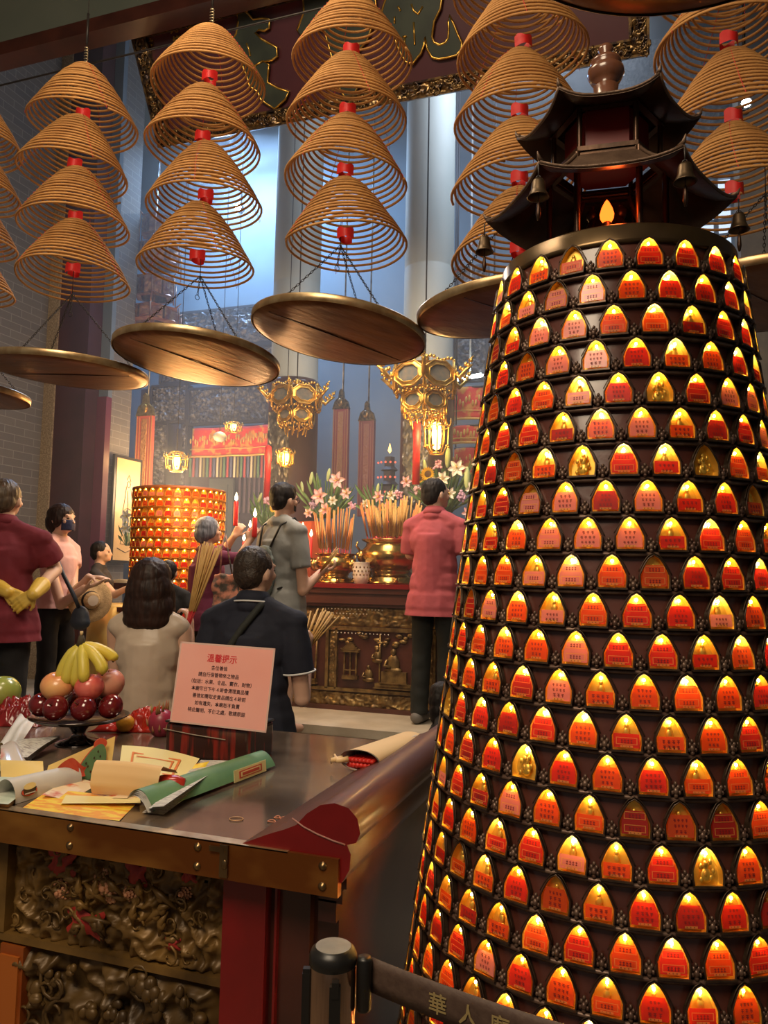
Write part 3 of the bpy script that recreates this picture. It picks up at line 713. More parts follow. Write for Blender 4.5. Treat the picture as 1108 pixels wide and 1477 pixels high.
for x in (-1.87, -1.42, -1.04, -.71):
    for z in (.934, .889):
        m = MB(); m.lathe([(.0, .0), (.0105, .0), (.0105, .0025), (.0075, .004), (.006, .007), (0, .0085)], 14, M=T3((x, 1.681, z)) @ Matrix.Rotation(pi/2, 4, 'X')); tbp(m, 'screw', BRONZE)
m = MB(); m.box((-.965, 1.677, .912), (.022, .006, .075)); m.box((-.985, 1.676, .938), (.04, .005, .012)); m.ball((-.962, 1.674, .905), (.008, .004, .012)); tbp(m, 'hasp', BRONZE)
# scroll shaped end moulding
prof = [(x_+.006, z_-(.016 if z_ > 1.02 else .008 if z_ > .99 else 0)) for x_, z_ in [(-.700, .90), (-.672, .90), (-.655, .93), (-.652, .965), (-.662, .985), (-.640, 1.0), (-.630, 1.03), (-.638, 1.062), (-.66, 1.083), (-.695, 1.09), (-.73, 1.082), (-.765, 1.058), (-.79, 1.03), (-.82, 1.008), (-.86, .985), (-.93, .9545), (-.93, .9505)]]
m = MB(); n = len(prof); L_ = 1.24
pts = [(x, z) for x, z in prof][::1]
vs = [(x, 1.69, z) for x, z in pts]+[(x, 1.69+L_, z) for x, z in pts]
m.add(vs, [(i, i+n, (i+1) % n+n, (i+1) % n) for i in range(n)], 1, True); m.add(vs, [tuple(range(n))[::-1], tuple(range(n, 2*n))], 0, False)
m.tube([(x, 1.689, z) for x, z in [(-.795, 1.028), (-.765, 1.012), (-.73, 1.0), (-.69, .99), (-.66, .985)]], .0022, 4, 2)
ENDM = mat('moulding_brown', (.075, .022, .014), .4, col2=(.11, .038, .022), scale=5, stretch=(1, .3, 1), coat=.1, bump=.08, bscale=20)
tbp(m, 'scroll_end', [REDL, ENDM, mat('chipped_edge', (.35, .16, .13), .6)])
m = MB(); 
for z, dx, h in ((.885, .03, .03), (.85, .02, .03), (.815, .005, .05)): m.bbox((-.74, 1.73, z-h/2), (-.70+dx, 2.93, z+h/2))
m.bbox((-.80, 1.80, 0), (-.715, 2.9, .80)); tbp(m, 'side_panel', LACQ)
m = MB(); m.bbox((-1.003, 1.745, 0), (-.885, 1.79, .868)); m.bbox((-.868, 1.76, 0), (-.862, 1.80, .868)); m.bbox((-.885, 1.775, 0), (-.78, 1.80, .868), 1); tbp(m, 'red_stile', [REDL, LACQ])
m = MB(); m.bbox((-3.4, 2.85, 0), (-.75, 2.9, .9)); m.bbox((-3.4, 1.80, .80), (-.75, 2.88, .9)); tbp(m, 'carcass', LACQ)
# carved front panels
m = MB(); relief(m, .70, .29, .035, 31, 9, 130, 60, 0, T3((-1.36, 1.80, .725))); scroll_curls(m, .66, .24, 26, 3, .022, .004, 0, T3((-1.36, 1.775, .725)))
m.bbox((-3.4, 1.80, .2), (-1.0, 1.83, .87)); tbp(m, 'upper_carving', GILTW)
m = MB(); relief(m, .66, .55, .05, 47, 6, 120, 90, 0, T3((-1.36, 1.80, .295))); scroll_curls(m, .62, .45, 16, 13, .04, .006, 0, T3((-1.36, 1.77, .33)))
tbp(m, 'lower_carving', CARVED)
m = MB(); m.bbox((-3.4, 1.765, .572), (-1.003, 1.80, .592)); m.bbox((-1.73, 1.765, .59), (-1.70, 1.80, .868)); m.bbox((-3.4, 1.765, .855), (-1.0, 1.80, .87)); tbp(m, 'gilt_rail', GILTW)
m = MB(); m.bbox((-1.705, 1.762, 0), (-1.625, 1.80, .565)); m.bbox((-1.70, 1.755, .1), (-1.635, 1.765, .54), 1); tbp(m, 'orange_stile', [mat('orange_lacquer', (.40, .11, .02), .4, col2=(.28, .06, .01), scale=6), mat('orange_inner', (.48, .13, .02), .4)])
m = MB(); relief(m, .6, .29, .035, 91, 9, 60, 30, 0, T3((-2.05, 1.80, .725))); m.box((-2.4, 1.79, .3), (1.3, .02, .5)); tbp(m, 'left_carving', GILTW)
PEONY = mat('peony', (.62, .26, .13), .5, col2=(.75, .38, .2), scale=30)
def peony(c, r, seed):
    rr = random.Random(seed); m = MB()
    for ring in range(5):
        for k in range(5+ring*3):
            a = 6.28*k/(5+ring*3)+ring*.5+rr.uniform(-.15, .15); q = r*(ring/4.6)
            m.ball((c[0]+q*cos(a), c[1]+.006*ring-.004, c[2]+q*sin(a)*.9), (r*.22, r*.12, r*.16), 0, 7, 5, rot=(0, -a, 0))
    return tbp(m, 'peony', PEONY)
for px, py, r in ((80, 1290, .033), (146, 1283, .048), (180, 1292, .028), (258, 1292, .022)):
    p = at_y(px, py, 1.765); peony((p.x, 1.772, p.z), r, px)
REDP = mat('red_painted_carving', (.42, .03, .02), .5, col2=(.30, .02, .015), scale=10)
for px, py, rx, rz in ((88, 1245, .04, .03), (122, 1333, .052, .034), (195, 1262, .03, .028), (248, 1362, .02, .014), (272, 1262, .02, .018)):
    p = at_y(px, py, 1.775); m = MB()
    m.grid(lambda u, v: (p.x+rx*(u-.5)*2*(1+.2*sin(9*v)), 1.778-.008*(1-(2*u-1)**2)*(1-(2*v-1)**2)+.002*sin(14*u), p.z+rz*(v-.5)*2*(1+.25*sin(7*u))), 14, 10); tbp(m, 'red_banner_carving', REDP)
# little carved figures / foliage bosses in the lower field
m = MB(); rr = random.Random(8)
for k in range(26):
    cx, cz = rr.uniform(-1.6, -1.05), rr.uniform(.22, .55); s_ = rr.uniform(.012, .028)
    for q in range(5): m.ball((cx+rr.uniform(-.02, .02), 1.765+rr.uniform(-.004, .01), cz+rr.uniform(-.02, .02)), (s_*rr.uniform(.5, 1), s_*.6, s_*rr.uniform(.5, 1)), 0, 9, 6)
tbp(m, 'carved_cloud_bosses', CARVED)
m = MB(); rr = random.Random(18)
for k in range(16):
    cx, cz = rr.uniform(-1.5, -1.05), rr.uniform(.61, .80); a = rr.uniform(0, 3); l = rr.uniform(.02, .05)
    m.tube([(cx-l*cos(a), 1.775, cz-l*sin(a)), (cx, 1.762, cz+.008), (cx+l*cos(a), 1.775, cz+l*sin(a))], [.003, .010, .003], 7, 0)
    m.ball((cx, 1.765, cz), (.013, .009, .013), 0, 9, 6)
tbp(m, 'carved_birds_and_leaves', GILTW)

# ------------------------------------------------------------------ stanchion and belt
CHROME = mat('copper_chrome', (.62, .42, .30), .12, 1.0)
BLKP = mat('black_plastic', (.012, .011, .01), .35)
sp = at_d(481, 1365, 1.15)
st = thing('barrier_post', 'polished metal barrier post with grey cap and black belt clips, bottom centre', 'post', (sp.x, sp.y, 0))
zt = sp.z
m = MB(); m.lathe([(.0, zt-.01), (.033, zt-.012), (.0345, zt-.02), (.0345, zt-.2), (.033, .42), (.0325, .03)], 40); m.build('tube', CHROME, st)
m = MB(); m.lathe([(0, zt+.001), (.027, zt+.001), (.0285, zt-.001), (.033, zt-.004), (.036, zt-.012), (.0355, zt-.022), (.0345, zt-.024)], 40); m.lathe([(0, zt+.0018), (.0265, zt+.0012)], 40, 1); m.build('cap', [BLKP, mat('cap_disc', (.36, .35, .31), .45, .3, col2=(.28, .27, .24), scale=30)], st)
m = MB(); m.lathe([(.17, 0), (.17, .012), (.12, .022), (.04, .03), (.0, .03)], 40); m.build('base', BLKP, st)
RD = Vector((RT.x, RT.y, 0)).normalized(); FD = Vector((FW.x, FW.y, 0)).normalized()
m = MB(); q = RD*.047-FD*.004; m.lathe([(0, zt-.012), (.010, zt-.012), (.0115, zt-.016), (.0115, zt-.085), (.0095, zt-.088), (0, zt-.088)], 18, c=(q.x, q.y, 0)); m.build('belt_cassette', BLKP, st)
m = MB()
for q, w in ((-FD*.036+RD*.006, .007), (-RD*.037, .004)):
    m.box((q.x, q.y, zt-.075), (.016, .012, .075), rot=(0, 0, YAW)); m.box((q.x*1.06, q.y*1.06, zt-.042), (.010, .010, .022), rot=(0, 0, YAW))
m.build('belt_clip', BLKP, st)
b0 = Vector((sp.x, sp.y, 0))+RD*.058; b1 = Vector((.10, 1.02, 0)); b1 = at_z(745, 1467, zt-.03); b1.z = 0; b1 = b0+(b1-b0)*1.55
BELT = mat('belt_brown', (.075, .042, .030), .6, col2=(.10, .06, .042), scale=90, bump=.1)
m = MB(); bd = (b1-b0); bl = bd.length; bd.normalize(); zb = zt-.014
m.grid(lambda u, v: tuple(b0+bd*bl*u+Vector((0, 0, zb-.050*v-.022*u*(1-u)*1.2))+FD*(.001*sin(5*u))), 30, 3)
bo = m.build('barrier_belt', BELT); bo2 = tag(bo, 'brown retractable barrier belt with gold characters running off to the right', 'belt')
# solid thickness
sd = bo.modifiers.new('s', 'SOLIDIFY'); sd.thickness = .0015
GOLDT = mat('faded_gold_print', (.34, .25, .10), .6)
bn = Vector((bd.y, -bd.x, 0))
if bn.dot(CAM-b0) < 0: bn = -bn
for k, ch in enumerate('華人廟宇'):
    u = (.112+.0475*k)/bl; me = text_mesh('printed_character', ch, .030, GOLDT, .0003, bold=.0003)
    o = linkdata('printed_character', me, bo)
    p = b0+bd*bl*u+Vector((0, 0, zb-.030-.022*u*(1-u)*1.2))+bn*.0022
    o.matrix_local = Matrix.Translation(p) @ Matrix((bd, Vector((0, 0, 1)), bn)).transposed().to_4x4()

# ================================================================== THINGS ON THE NEAR TABLE
def put(m, name, mats, lab, cat, group=None): return tag(m.build(name, mats), lab, cat, group)
def apple_mb(r, sq=.92):
    m = MB(); prof = []
    for k in range(17):
        ph = pi*k/16; rr = r*sin(ph)*(1+.06*cos(ph)); z = r*sq*cos(ph)
        if ph < .5: z -= r*.28*(1-ph/.5)**2*1.0
        if ph > 2.75: z += r*.12*((ph-2.75)/.39)
        prof.append((max(rr, 0.0001), z))
    m.lathe(prof[::-1], 24); return m
STALK = mat('stalk', (.10, .06, .02), .7)
fd = .022
S = Vector((-2.03, 2.42, TZ))
fs = thing('fruit_stand', 'shiny dark metal footed dish carrying the stacked apples and bananas', 'fruit stand', S)
DARKCH = mat('dark_chrome', (.18, .16, .15), .1, 1.0)
m = MB(); m.lathe([(0, .078), (.10, .080), (.155, .088), (.178, .100), (.180, .104), (.176, .104), (.15, .094), (.09, .086), (0, .084)], 56); m.build('dish', DARKCH, fs)
m = MB(); m.lathe([(.0, 0), (.085, 0), (.08, .006), (.035, .02), (.022, .035), (.028, .05), (.045, .07), (.06, .078)], 40); m.build('foot', DARKCH, fs)
APP = mat('dark_red_apple', (.10, .006, .008), .12, col2=(.17, .012, .012), scale=20, coat=.6)
apm = [apple_mb(.047).mesh('skin', APP)]
sm_ = MB(); sm_.tube([(0, 0, .03), (.002, 0, .045), (.006, 0, .055)], .0018, 6)
stm = sm_.mesh('stalk', STALK)
def fruit(name, me, p, lab, cat, group, rot=(0, 0, 0), stalk=True, sz=1):
    t = thing(name, lab, cat, p, group=group, rot=rot); linkdata('skin', me, t)
    if stalk: linkdata('stalk', stm, t, scale=sz)
    return t
zA = TZ+.098+.044
for (dx, dy, rot, lab) in ((-.135, -.02, (.3, .2, 0), 'glossy dark red apple at the left end of the dish, lowest layer'), (-.055, -.085, (1.1, 0, .1), 'glossy dark red apple second from left, its stalk end facing the camera'),
        (.045, -.080, (1.0, 0, -.2), 'glossy dark red apple third from left, dimple facing the camera'), (.125, -.025, (.9, 0, -.6), 'glossy dark red apple at the right end of the dish'),
        (-.03, .07, (.2, 0, 0), 'dark red apple at the back of the dish, mostly hidden behind the front apples'), (.075, .07, (.1, 0, 0), 'dark red apple at the back right of the dish, mostly hidden')):
    p = S+RD*dx+FD*dy; p.z = zA; fruit('apple', apm[0], p, lab, 'apple', 'dark red apples on the dish', rot)
POM = mat('blush_yellow_apple', (.70, .22, .09), .3, col2=(.80, .42, .16), scale=9, coat=.3); PNK = mat('pink_red_apple', (.62, .07, .07), .3, col2=(.70, .16, .12), scale=14, coat=.3)
p = S+RD*-.075+FD*-.03; p.z = 1.163; fruit('apple', apple_mb(.062, .86).mesh('skin', POM), p, 'big orange-pink apple on the left of the second layer, under the bananas', 'apple', None, (.25, .15, 0))
p = S+RD*.047+FD*-.04; p.z = 1.163; fruit('apple', apple_mb(.053, .92).mesh('skin', PNK), p, 'pinkish red apple in front on the second layer, under the bananas', 'apple', None, (.2, -.1, 0))
p = S+RD*.095+FD*.03; p.z = 1.168; fruit('apple', apple_mb(.058, .95).mesh('skin', mat('dusty_pink_apple', (.58, .17, .11), .35, col2=(.66, .3, .2), scale=12)), p, 'dusty pink apple at the back right of the second layer', 'apple', None, (.2, 0, 0))
BAN = mat('banana_yellow', (.72, .52, .05), .4, col2=(.55, .46, .07), scale=6, stretch=(1, 1, .4)); BANT = mat('banana_tip', (.05, .035, .015), .8)
bb = S+RD*.0+FD*-.02; bb.z = 1.322
bt = thing('banana_bunch', 'bunch of yellow bananas with a dark cut stem, on top of the fruit pile', 'bananas', bb)
def banana(a0, spread, L, droop, face, r=.0225):
    pts = []; rad = []
    dirv = RD*cos(a0)+FD*sin(a0)
    for k in range(13):
        t = k/12; s = spread*sin(t*1.7)*L; z = -L*(t**1.05)*droop + (L*.10*max(0, t-.75))
        pts.append(dirv*s+Vector((0, 0, z))); rad.append(r*(min(1, .32+t*2.6) if t < .3 else 1)*(1-.75*max(0, (t-.82)/.18)**1.5))
    rad[-1] = .004; m = MB(); m.tube(pts, rad, 6 if False else 9); o = m.build('banana', BAN, bt)
    e = MB(); e.ball(pts[-1], .005, 0, 6, 4); e.build('tip', BANT, o); return o
for a0, spr, L, dr in ((3.35, .42, .155, .95), (3.9, .30, .16, 1.0), (4.55, .16, .165, 1.0), (5.3, .45, .155, .93), (5.9, .72, .15, .75), (.2, .85, .14, .5), (1.0, .7, .14, .5), (2.6, .4, .15, .9)):
    banana(a0, spr, L, dr, 0)
m = MB(); m.tube([(0, 0, .03), (0, 0, .012), (0, 0, -.012)], [.009, .014, .02], 9); m.ball((0, 0, -.008), (.022, .018, .012)); m.build('cut_stem', BANT, bt)
m = MB(); m.tube([(.0, 0, .03), (0, 0, .046)], [.006, .006], 8); m.build('stem_end', mat('cut_stem_end', (.6, .42, .2), .7), bt)
p = at_d(182, 1014, 3.1); fruit('orange', apple_mb(.036, .97).mesh('skin', mat('orange_peel', (.80, .36, .03), .4, bump=.2, bscale=120)), (p.x, p.y, TZ+.036), 'small yellow-orange fruit on the table just behind the right end of the dish', 'orange', None, stalk=False)
p = at_d(3, 994, 3.35); 
pl2 = thing('offering_dish', 'dark dish at the left edge under the green melon', 'dish', (p.x, p.y, TZ)); m = MB(); m.lathe([(0, .02), (.1, .022), (.14, .034), (.136, .036), (.09, .028), (0, .026)], 40); m.lathe([(.06, 0), (.05, .02), (0, .02)], 30); m.build('dish', DARKCH, pl2)
fruit('melon', apple_mb(.078, 1.0).mesh('skin', mat('melon_green', (.22, .28, .05), .25, col2=(.35, .36, .08), scale=6, coat=.4)), (p.x, p.y, TZ+.105), 'round glossy green melon cut off by the left edge', 'melon', None, stalk=False)
# dragon fruit
p = at_d(234, 1010, 3.05); t = thing('dragon_fruit', 'dark pink dragon fruit between the beige-topped person and the notice', 'dragon fruit', (p.x, p.y, TZ+.05))
m = apple_mb(.05, 1.15); m.build('skin', mat('dragon_skin', (.36, .02, .06), .35, col2=(.26, .03, .05), scale=8), t)
m = MB(); rr = random.Random(4)
for k in range(14):
    a = rr.uniform(0, 6.28); ph = rr.uniform(.3, 2.4); b_ = Vector((sin(ph)*cos(a), sin(ph)*sin(a), cos(ph)*1.15))*.048
    m.tube([b_, b_*1.12+Vector((0, 0, .012)), b_*1.2+Vector((0, 0, .030))], [.007, .005, .0008], 5)
m.build('scales', mat('dragon_scale', (.30, .10, .05), .5, col2=(.25, .22, .06), scale=20), t)

def quad(m, P, mi=0, n=10, bend=None, M=None):
    P = [Vector(q) for q in P]
    def fn(u, v):
        p = P[0]*(1-u)*(1-v)+P[1]*u*(1-v)+P[2]*u*v+P[3]*(1-u)*v
        if bend: p = p+Vector((0, 0, bend(u, v)))
        return tuple(p)
    m.grid(fn, n, n, mi)
def solid(o, th=.0015): s_ = o.modifiers.new('s', 'SOLIDIFY'); s_.thickness = th; return o
def zpts(pxs, zs): return [at_z(px, py, z) for (px, py), z in zip(pxs, zs)]
# crumpled red bags
RBAG = mat('red_plastic_film', (.62, .03, .015), .22, col2=(.42, .02, .01), scale=12, coat=.3, trans=.25)
def crumple(c, w, d, h, seed, name, m_, lab, cat, rz=0):
    m = MB()
    def fn(u, v):
        x = (u-.5)*w; y = (v-.5)*d; e = (1-(2*u-1)**4)*(1-(2*v-1)**4)
        r = abs(fbm((x*1.0, y*2.2, seed), 16, 4)); n2 = 1-abs(fbm((x, y, seed+7), 7, 2))*1.6
        return (x*(1+.12*sin(6*v+seed)), y, .002+h*e*max(.15, n2*.75+.5*(1-2.4*r)))
    m.grid(fn, 60, 40); o = m.build(name, m_); o.location = (c[0], c[1], TZ); o.rotation_euler = (0, 0, rz)
    return tag(solid(o), lab, cat)
c = at_z(205, 1050, TZ); crumple(c, .34, .20, .075, 2, 'plastic_bag', RBAG, 'crumpled bright red plastic bag between the fruit dish and the box', 'plastic bag', YAW)
c = at_z(28, 1040, TZ); crumple(c, .30, .26, .09, 5, 'plastic_bag', mat('dark_red_film', (.26, .012, .012), .25, coat=.3, col2=(.16, .01, .01), scale=12), 'dark red plastic bag at the left edge below the green melon', 'plastic bag', YAW)
PAPERW = mat('white_paper', (.62, .60, .56), .55, col2=(.55, .52, .48), scale=8); NEWSM = mat('newsprint', (.62, .60, .55), .6, col2=(.30, .26, .26), scale=40, stretch=(1, 5, 1), lo=.5, hi=.62)
CREAM = mat('cream_paper', (.80, .56, .28), .55, col2=(.76, .50, .24), scale=3); YEL = mat('yellow_paper', (.80, .58, .20), .55); PALEY = mat('pale_yellow_paper', (.82, .70, .33), .55)
ORY = mat('orange_yellow_print', (.82, .34, .03), .5, col2=(.88, .62, .05), scale=18, stretch=(1, 3, 1), lo=.45, hi=.55)
PRNR = mat('print_red', (.62, .08, .04), .5); PRNG = mat('print_green', (.10, .22, .11), .5, col2=(.13, .27, .13), scale=12); PRBK = mat('print_brown_black', (.05, .03, .015), .5)
# white folded bag standing left
m = MB(); quad(m, zpts([(0, 1072), (20, 1085), (50, 1040), (28, 1030)], [TZ+.004, TZ+.004, TZ+.05, TZ+.05]), 0, 12, lambda u, v: .02*sin(pi*u)*sin(pi*v)+.006*sin(11*u)); put(solid_m := m, 'folded_paper', PAPERW, 'creased white and grey printed paper leaning beside the left end of the dish', 'paper')
# newspapers / leaflets left
m = MB()
for k in range(5):
    dz = k*.006
    quad(m, zpts([(0-10*k % 7, 1098-k), (40, 1100-2*k), (88, 1066-k), (30, 1072-k)], [TZ+.003+dz]*2+[TZ+.018+dz, TZ+.02+dz]), k % 2, 8, lambda u, v: .014*sin(pi*v*.9)*(1-u*.5))
o = put(m, 'leaflet_stack', [NEWSM, mat('grey_leaflet', (.33, .31, .30), .5, col2=(.55, .45, .42), scale=10)], 'stack of folded grey and white leaflets in front of the fruit dish foot', 'leaflets')
m = MB(); quad(m, zpts([(0, 1112), (45, 1112), (40, 1078), (0, 1078)], [TZ+.004]*4), 0, 14, lambda u, v: .05*sin(pi*v)*sin(pi*(u*.7+.3))+.006*sin(9*u+6*v)); put(m, 'plastic_sleeve', mat('red_white_print', (.62, .56, .52), .3, col2=(.62, .10, .08), scale=7, lo=.52, hi=.6, coat=.3), 'clear plastic sleeve with red and white print at the left edge of the table', 'plastic sleeve')
# green checked paper at far left front
m = MB()
for k in range(4): quad(m, zpts([(-20, 1164-k*2), (12, 1166-k*2), (60, 1128-k*2), (-20, 1120)], [TZ+.002+.005*k]*4), 0 if k < 3 else 1, 6)
put(m, 'paper_stack', [CREAM, mat('green_print_paper', (.50, .60, .50), .5, col2=(.70, .72, .60), scale=20)], 'small stack of green printed paper at the lower left corner of the table top', 'paper')
# yellow backing card with green printed fruit
zc = TZ+.005
m = MB(); quad(m, [at_z(2, 1128, zc), at_z(64, 1132, zc), at_z(62, 1098, zc+.045), at_z(0, 1096, zc+.03)], 0, 10, lambda u, v: .018*sin(pi*u)*sin(pi*v)); put(m, 'joss_paper_sheet', YEL, 'plain yellow joss paper sheet curling at the left of the table', 'paper')
A0 = at_z(62, 1135, zc); B0 = at_z(150, 1118, zc)
m = MB(); upv = Vector((0, 0, 1)); th = FD*.03
quad(m, [A0, B0+RD*.02, B0+RD*.02+upv*.115+th, A0+upv*.055+th], 0, 8)
ng = (B0-A0).normalized(); nn = Vector((ng.y, -ng.x, 0)); nn = nn if nn.dot(CAM-A0) > 0 else -nn
MG = Matrix((ng, -nn, Vector((0, 0, 1)))).transposed().to_4x4(); MG.translation = A0+ng*.150+nn*.010+Vector((0, 0, .050))
def blob2d(rx, rz, k1=.0, n=28, lean=0): return [(rx*cos(a)*(1-k1*sin(a))+lean*sin(a), rz*sin(a)) for a in np.linspace(0, 2*pi, n, endpoint=False)]
m.prism(blob2d(.040, .052, .30, lean=.02), .002, 1, MG @ T3((0, -.0045, 0)) ); m.prism(blob2d(.022, .017), .002, 2, MG @ T3((.020, -.0030, .052)))
m.prism(blob2d(.043, .055, .30, lean=.02), .002, 2, MG @ T3((-.001, -.0022, -.002)))
for dx, dz in ((-.02, -.01), (.0, .012), (.018, -.005), (-.01, -.028), (.012, .03), (.02, .014), (-.026, .0)): m.prism(blob2d(.0025, .004), .001, 3, MG @ T3((dx, -.0056, dz)))
m.grid(lambda u, v: tuple(MG @ Vector((-.115+.085*u, -.010-.006*sin(9*u+5*v), -.035+.062*v*(.45+.55*sin(pi*min(1, u+.1)))))), 14, 8, 2)
put(m, 'offering_packet', [YEL, PRNG, PRNR, PRBK], 'yellow paper packet with a green pear-shaped print and red cellophane, upright', 'packet')
# white wrapper with a burger print (tunnel shape)
m = MB(); a0 = at_z(22, 1160, TZ+.001); a1 = at_z(118, 1130, TZ+.001); ax = (a1-a0); axn = ax.normalized(); wn = Vector((-axn.y, axn.x, 0))
def tun(u, v):
    ang = pi*v; return tuple(a0+ax*u+wn*(.040-.040*cos(ang))*(1-.2*u)+Vector((0, 0, .062*sin(ang)**.8*(1-.15*u))))
m.grid(tun, 8, 18, 0)
MT = Matrix((axn, wn, Vector((0, 0, 1)))).transposed().to_4x4(); MT.translation = a0+axn*.045+Vector((0, 0, .032))+wn*.0035
MT = MT @ Matrix.Rotation(-.16, 4, 'X')
for pts_, mi, off in ((blob2d(.026, .012), 3, -.004), (blob2d(.0255, .013), 2, -.0015),):
    m.prism([(x, z-.008) for x, z in pts_], .0008, mi, MT @ T3((0, off, 0)))
m.prism([(-.022, .0), (-.018, -.016), (.018, -.016), (.024, .0)], .0008, 2, MT @ T3((0, -.0052, 0))); m.prism([(x, z+.006) for x, z in blob2d(.021, .009)], .0008, 1, MT @ T3((0, -.0066, 0)))
m.prism([(-.018, -.014), (.018, -.014), (.018, -.011), (-.018, -.011)], .0008, 0, MT @ T3((0, -.0064, 0)))
put(m, 'paper_wrapper', [PAPERW, PALEY, PRBK, PRNR], 'white paper wrapper bent into a tunnel with a small burger print', 'wrapper')
# orange yellow printed sheets in front
m = MB(); quad(m, zpts([(28, 1168), (172, 1184), (202, 1152), (70, 1140)], [TZ+.003]*4), 0, 10, lambda u, v: .004*sin(5*u)*v); put(m, 'printed_sheet', ORY, 'bright orange and yellow printed paper sheet at the table front edge', 'paper')
m = MB(); quad(m, zpts([(88, 1159), (203, 1158), (202, 1150), (95, 1147)], [TZ+.010, TZ+.012, TZ+.012, TZ+.010]), 0, 6); quad(m, zpts([(60, 1150), (200, 1156), (235, 1132), (105, 1124)], [TZ+.006]*4), 1, 8, lambda u, v: .008*sin(7*u+2)); put(m, 'cream_strip', [PALEY, mat('red_cream_print', (.78, .60, .38), .5, col2=(.62, .14, .06), scale=16, lo=.5, hi=.58)], 'cream folded paper strip lying on the orange printed sheet', 'paper')
# pale yellow sheet with red border stamp
P4 = [at_z(170, 1122, TZ+.01), at_z(262, 1135, TZ+.01), at_z(288, 1094, TZ+.055), at_z(176, 1075, TZ+.03)]
m = MB(); quad(m, P4, 0, 10, lambda u, v: .01*sin(pi*u)); 
def q4(a, b): 
    def at(u, v): return P4[0]*(1-u)*(1-v)+P4[1]*u*(1-v)+P4[2]*u*v+P4[3]*(1-u)*v+Vector((0, 0, .0035+.01*sin(pi*u)))
    quadm = [at(a[0], a[1]), at(b[0], a[1]), at(b[0], b[1]), at(a[0], b[1])]; return quadm
for a, b in (((.16, .72), (.82, .76)), ((.16, .2), (.82, .24)), ((.16, .2), (.19, .76)), ((.79, .2), (.82, .76)), ((.23, .62), (.75, .65)), ((.72, .3), (.74, .65))):
    quad(m, q4(a, b), 1, 6)
o = put(m, 'joss_paper_sheet', [PALEY, mat('print_orange_red', (.75, .22, .06), .5)], 'pale yellow joss paper sheet with a red border stamp, standing behind the cream packet', 'paper')
# cream folded packet with red lining
m = MB(); a0 = at_z(131, 1146, TZ+.006); a1 = at_z(228, 1157, TZ+.006); ax = a1-a0; axn = ax.normalized(); wn = Vector((-axn.y, axn.x, 0))
sec = [(.005, 0), (-.006, .03), (-.002, .060), (.010, .088), (.020, .093), (.05, .080), (.085, .068), (.10, .055)]
m.grid(lambda u, v: (lambda s: tuple(a0+ax*u+wn*(s[0]+.01*sin(pi*u)*0)+Vector((0, 0, s[1]+.004*sin(pi*u)))))(tuple(np.interp(v, np.linspace(0, 1, len(sec)), [q[j] for q in sec]) for j in (0, 1))), 8, 28, 0)
m.tube([a1+wn*.04+Vector((0, 0, .03))+axn*(-.05+k*.019)+wn*(.005*k)+Vector((0, 0, .002*k)) for k in range(6)], [.02, .026, .028, .026, .024, .014], 8, 1)
m.grid(lambda u, v: tuple(a0+ax*(.3+.75*u)+wn*(.02+.07*v)+Vector((0, 0, .012+.022*v+.004*sin(14*u)))), 10, 6, 1)
put(m, 'joss_paper_packet', [CREAM, RBAG], 'thick cream paper packet folded over red plastic, centre of the paper pile', 'packet')
# green magazine rolled up
m = MB(); a0 = at_z(222, 1176, TZ+.001); a1 = at_z(398, 1108, TZ+.001); ax = a1-a0; axn = ax.normalized(); wn = Vector((-axn.y, axn.x, 0))
for L_i in range(5):
    off = .0018*L_i
    def mg(u, v, off=off):
        x = wn*(.002+off+(.085-off)*v); z = (.058-off*2)*sin(pi*min(1, v*.75+.02))**.75*(1-.15*u) + .002
        return tuple(a0+ax*(u*(1-.0)-off*3)+x+Vector((0, 0, max(z, .001+off))))
    m.grid(mg, 8, 16, 0 if L_i == 0 else 1)
put(m, 'magazine', [PRNG, NEWSM], 'green covered magazine or newspaper folded lengthwise, pointing to the right', 'magazine')
m = MB(); MGm = Matrix((axn, wn, Vector((0, 0, 1)))).transposed().to_4x4(); MGm.translation = a0+ax*.74-wn*.004+Vector((0, 0, .024))
for w_, h_, mi, off in ((.085, .036, 0, 0), (.060, .022, 1, -.001), (.052, .015, 0, -.0016), (.045, .009, 1, -.0022)): m.box((0, off, 0), (w_*2, .002, h_), mi, MGm @ Matrix.Rotation(-.1, 4, 'X'))
put(m, 'label_card', [PALEY, PRNR], 'pale yellow card with a red printed block resting on the green magazine', 'card')
m = MB()
for k in range(5): quad(m, zpts([(205+3*k, 1172-2*k), (236, 1175-3*k), (330, 1105-2*k), (290, 1100-k)], [TZ+.003+.006*k, TZ+.003+.008*k, TZ+.035+.004*k, TZ+.03+.003*k]), 0, 8)
put(m, 'newspaper', NEWSM, 'loosely folded newspaper sheets peeking out behind the green magazine', 'newspaper')
m = MB(); quad(m, zpts([(262, 1128), (285, 1122), (302, 1098), (282, 1102)], [TZ+.01, TZ+.01, TZ+.06, TZ+.05]), 0, 5); put(m, 'orange_slip', ORY, 'small orange slip of paper sticking up behind the pale yellow sheet', 'paper')
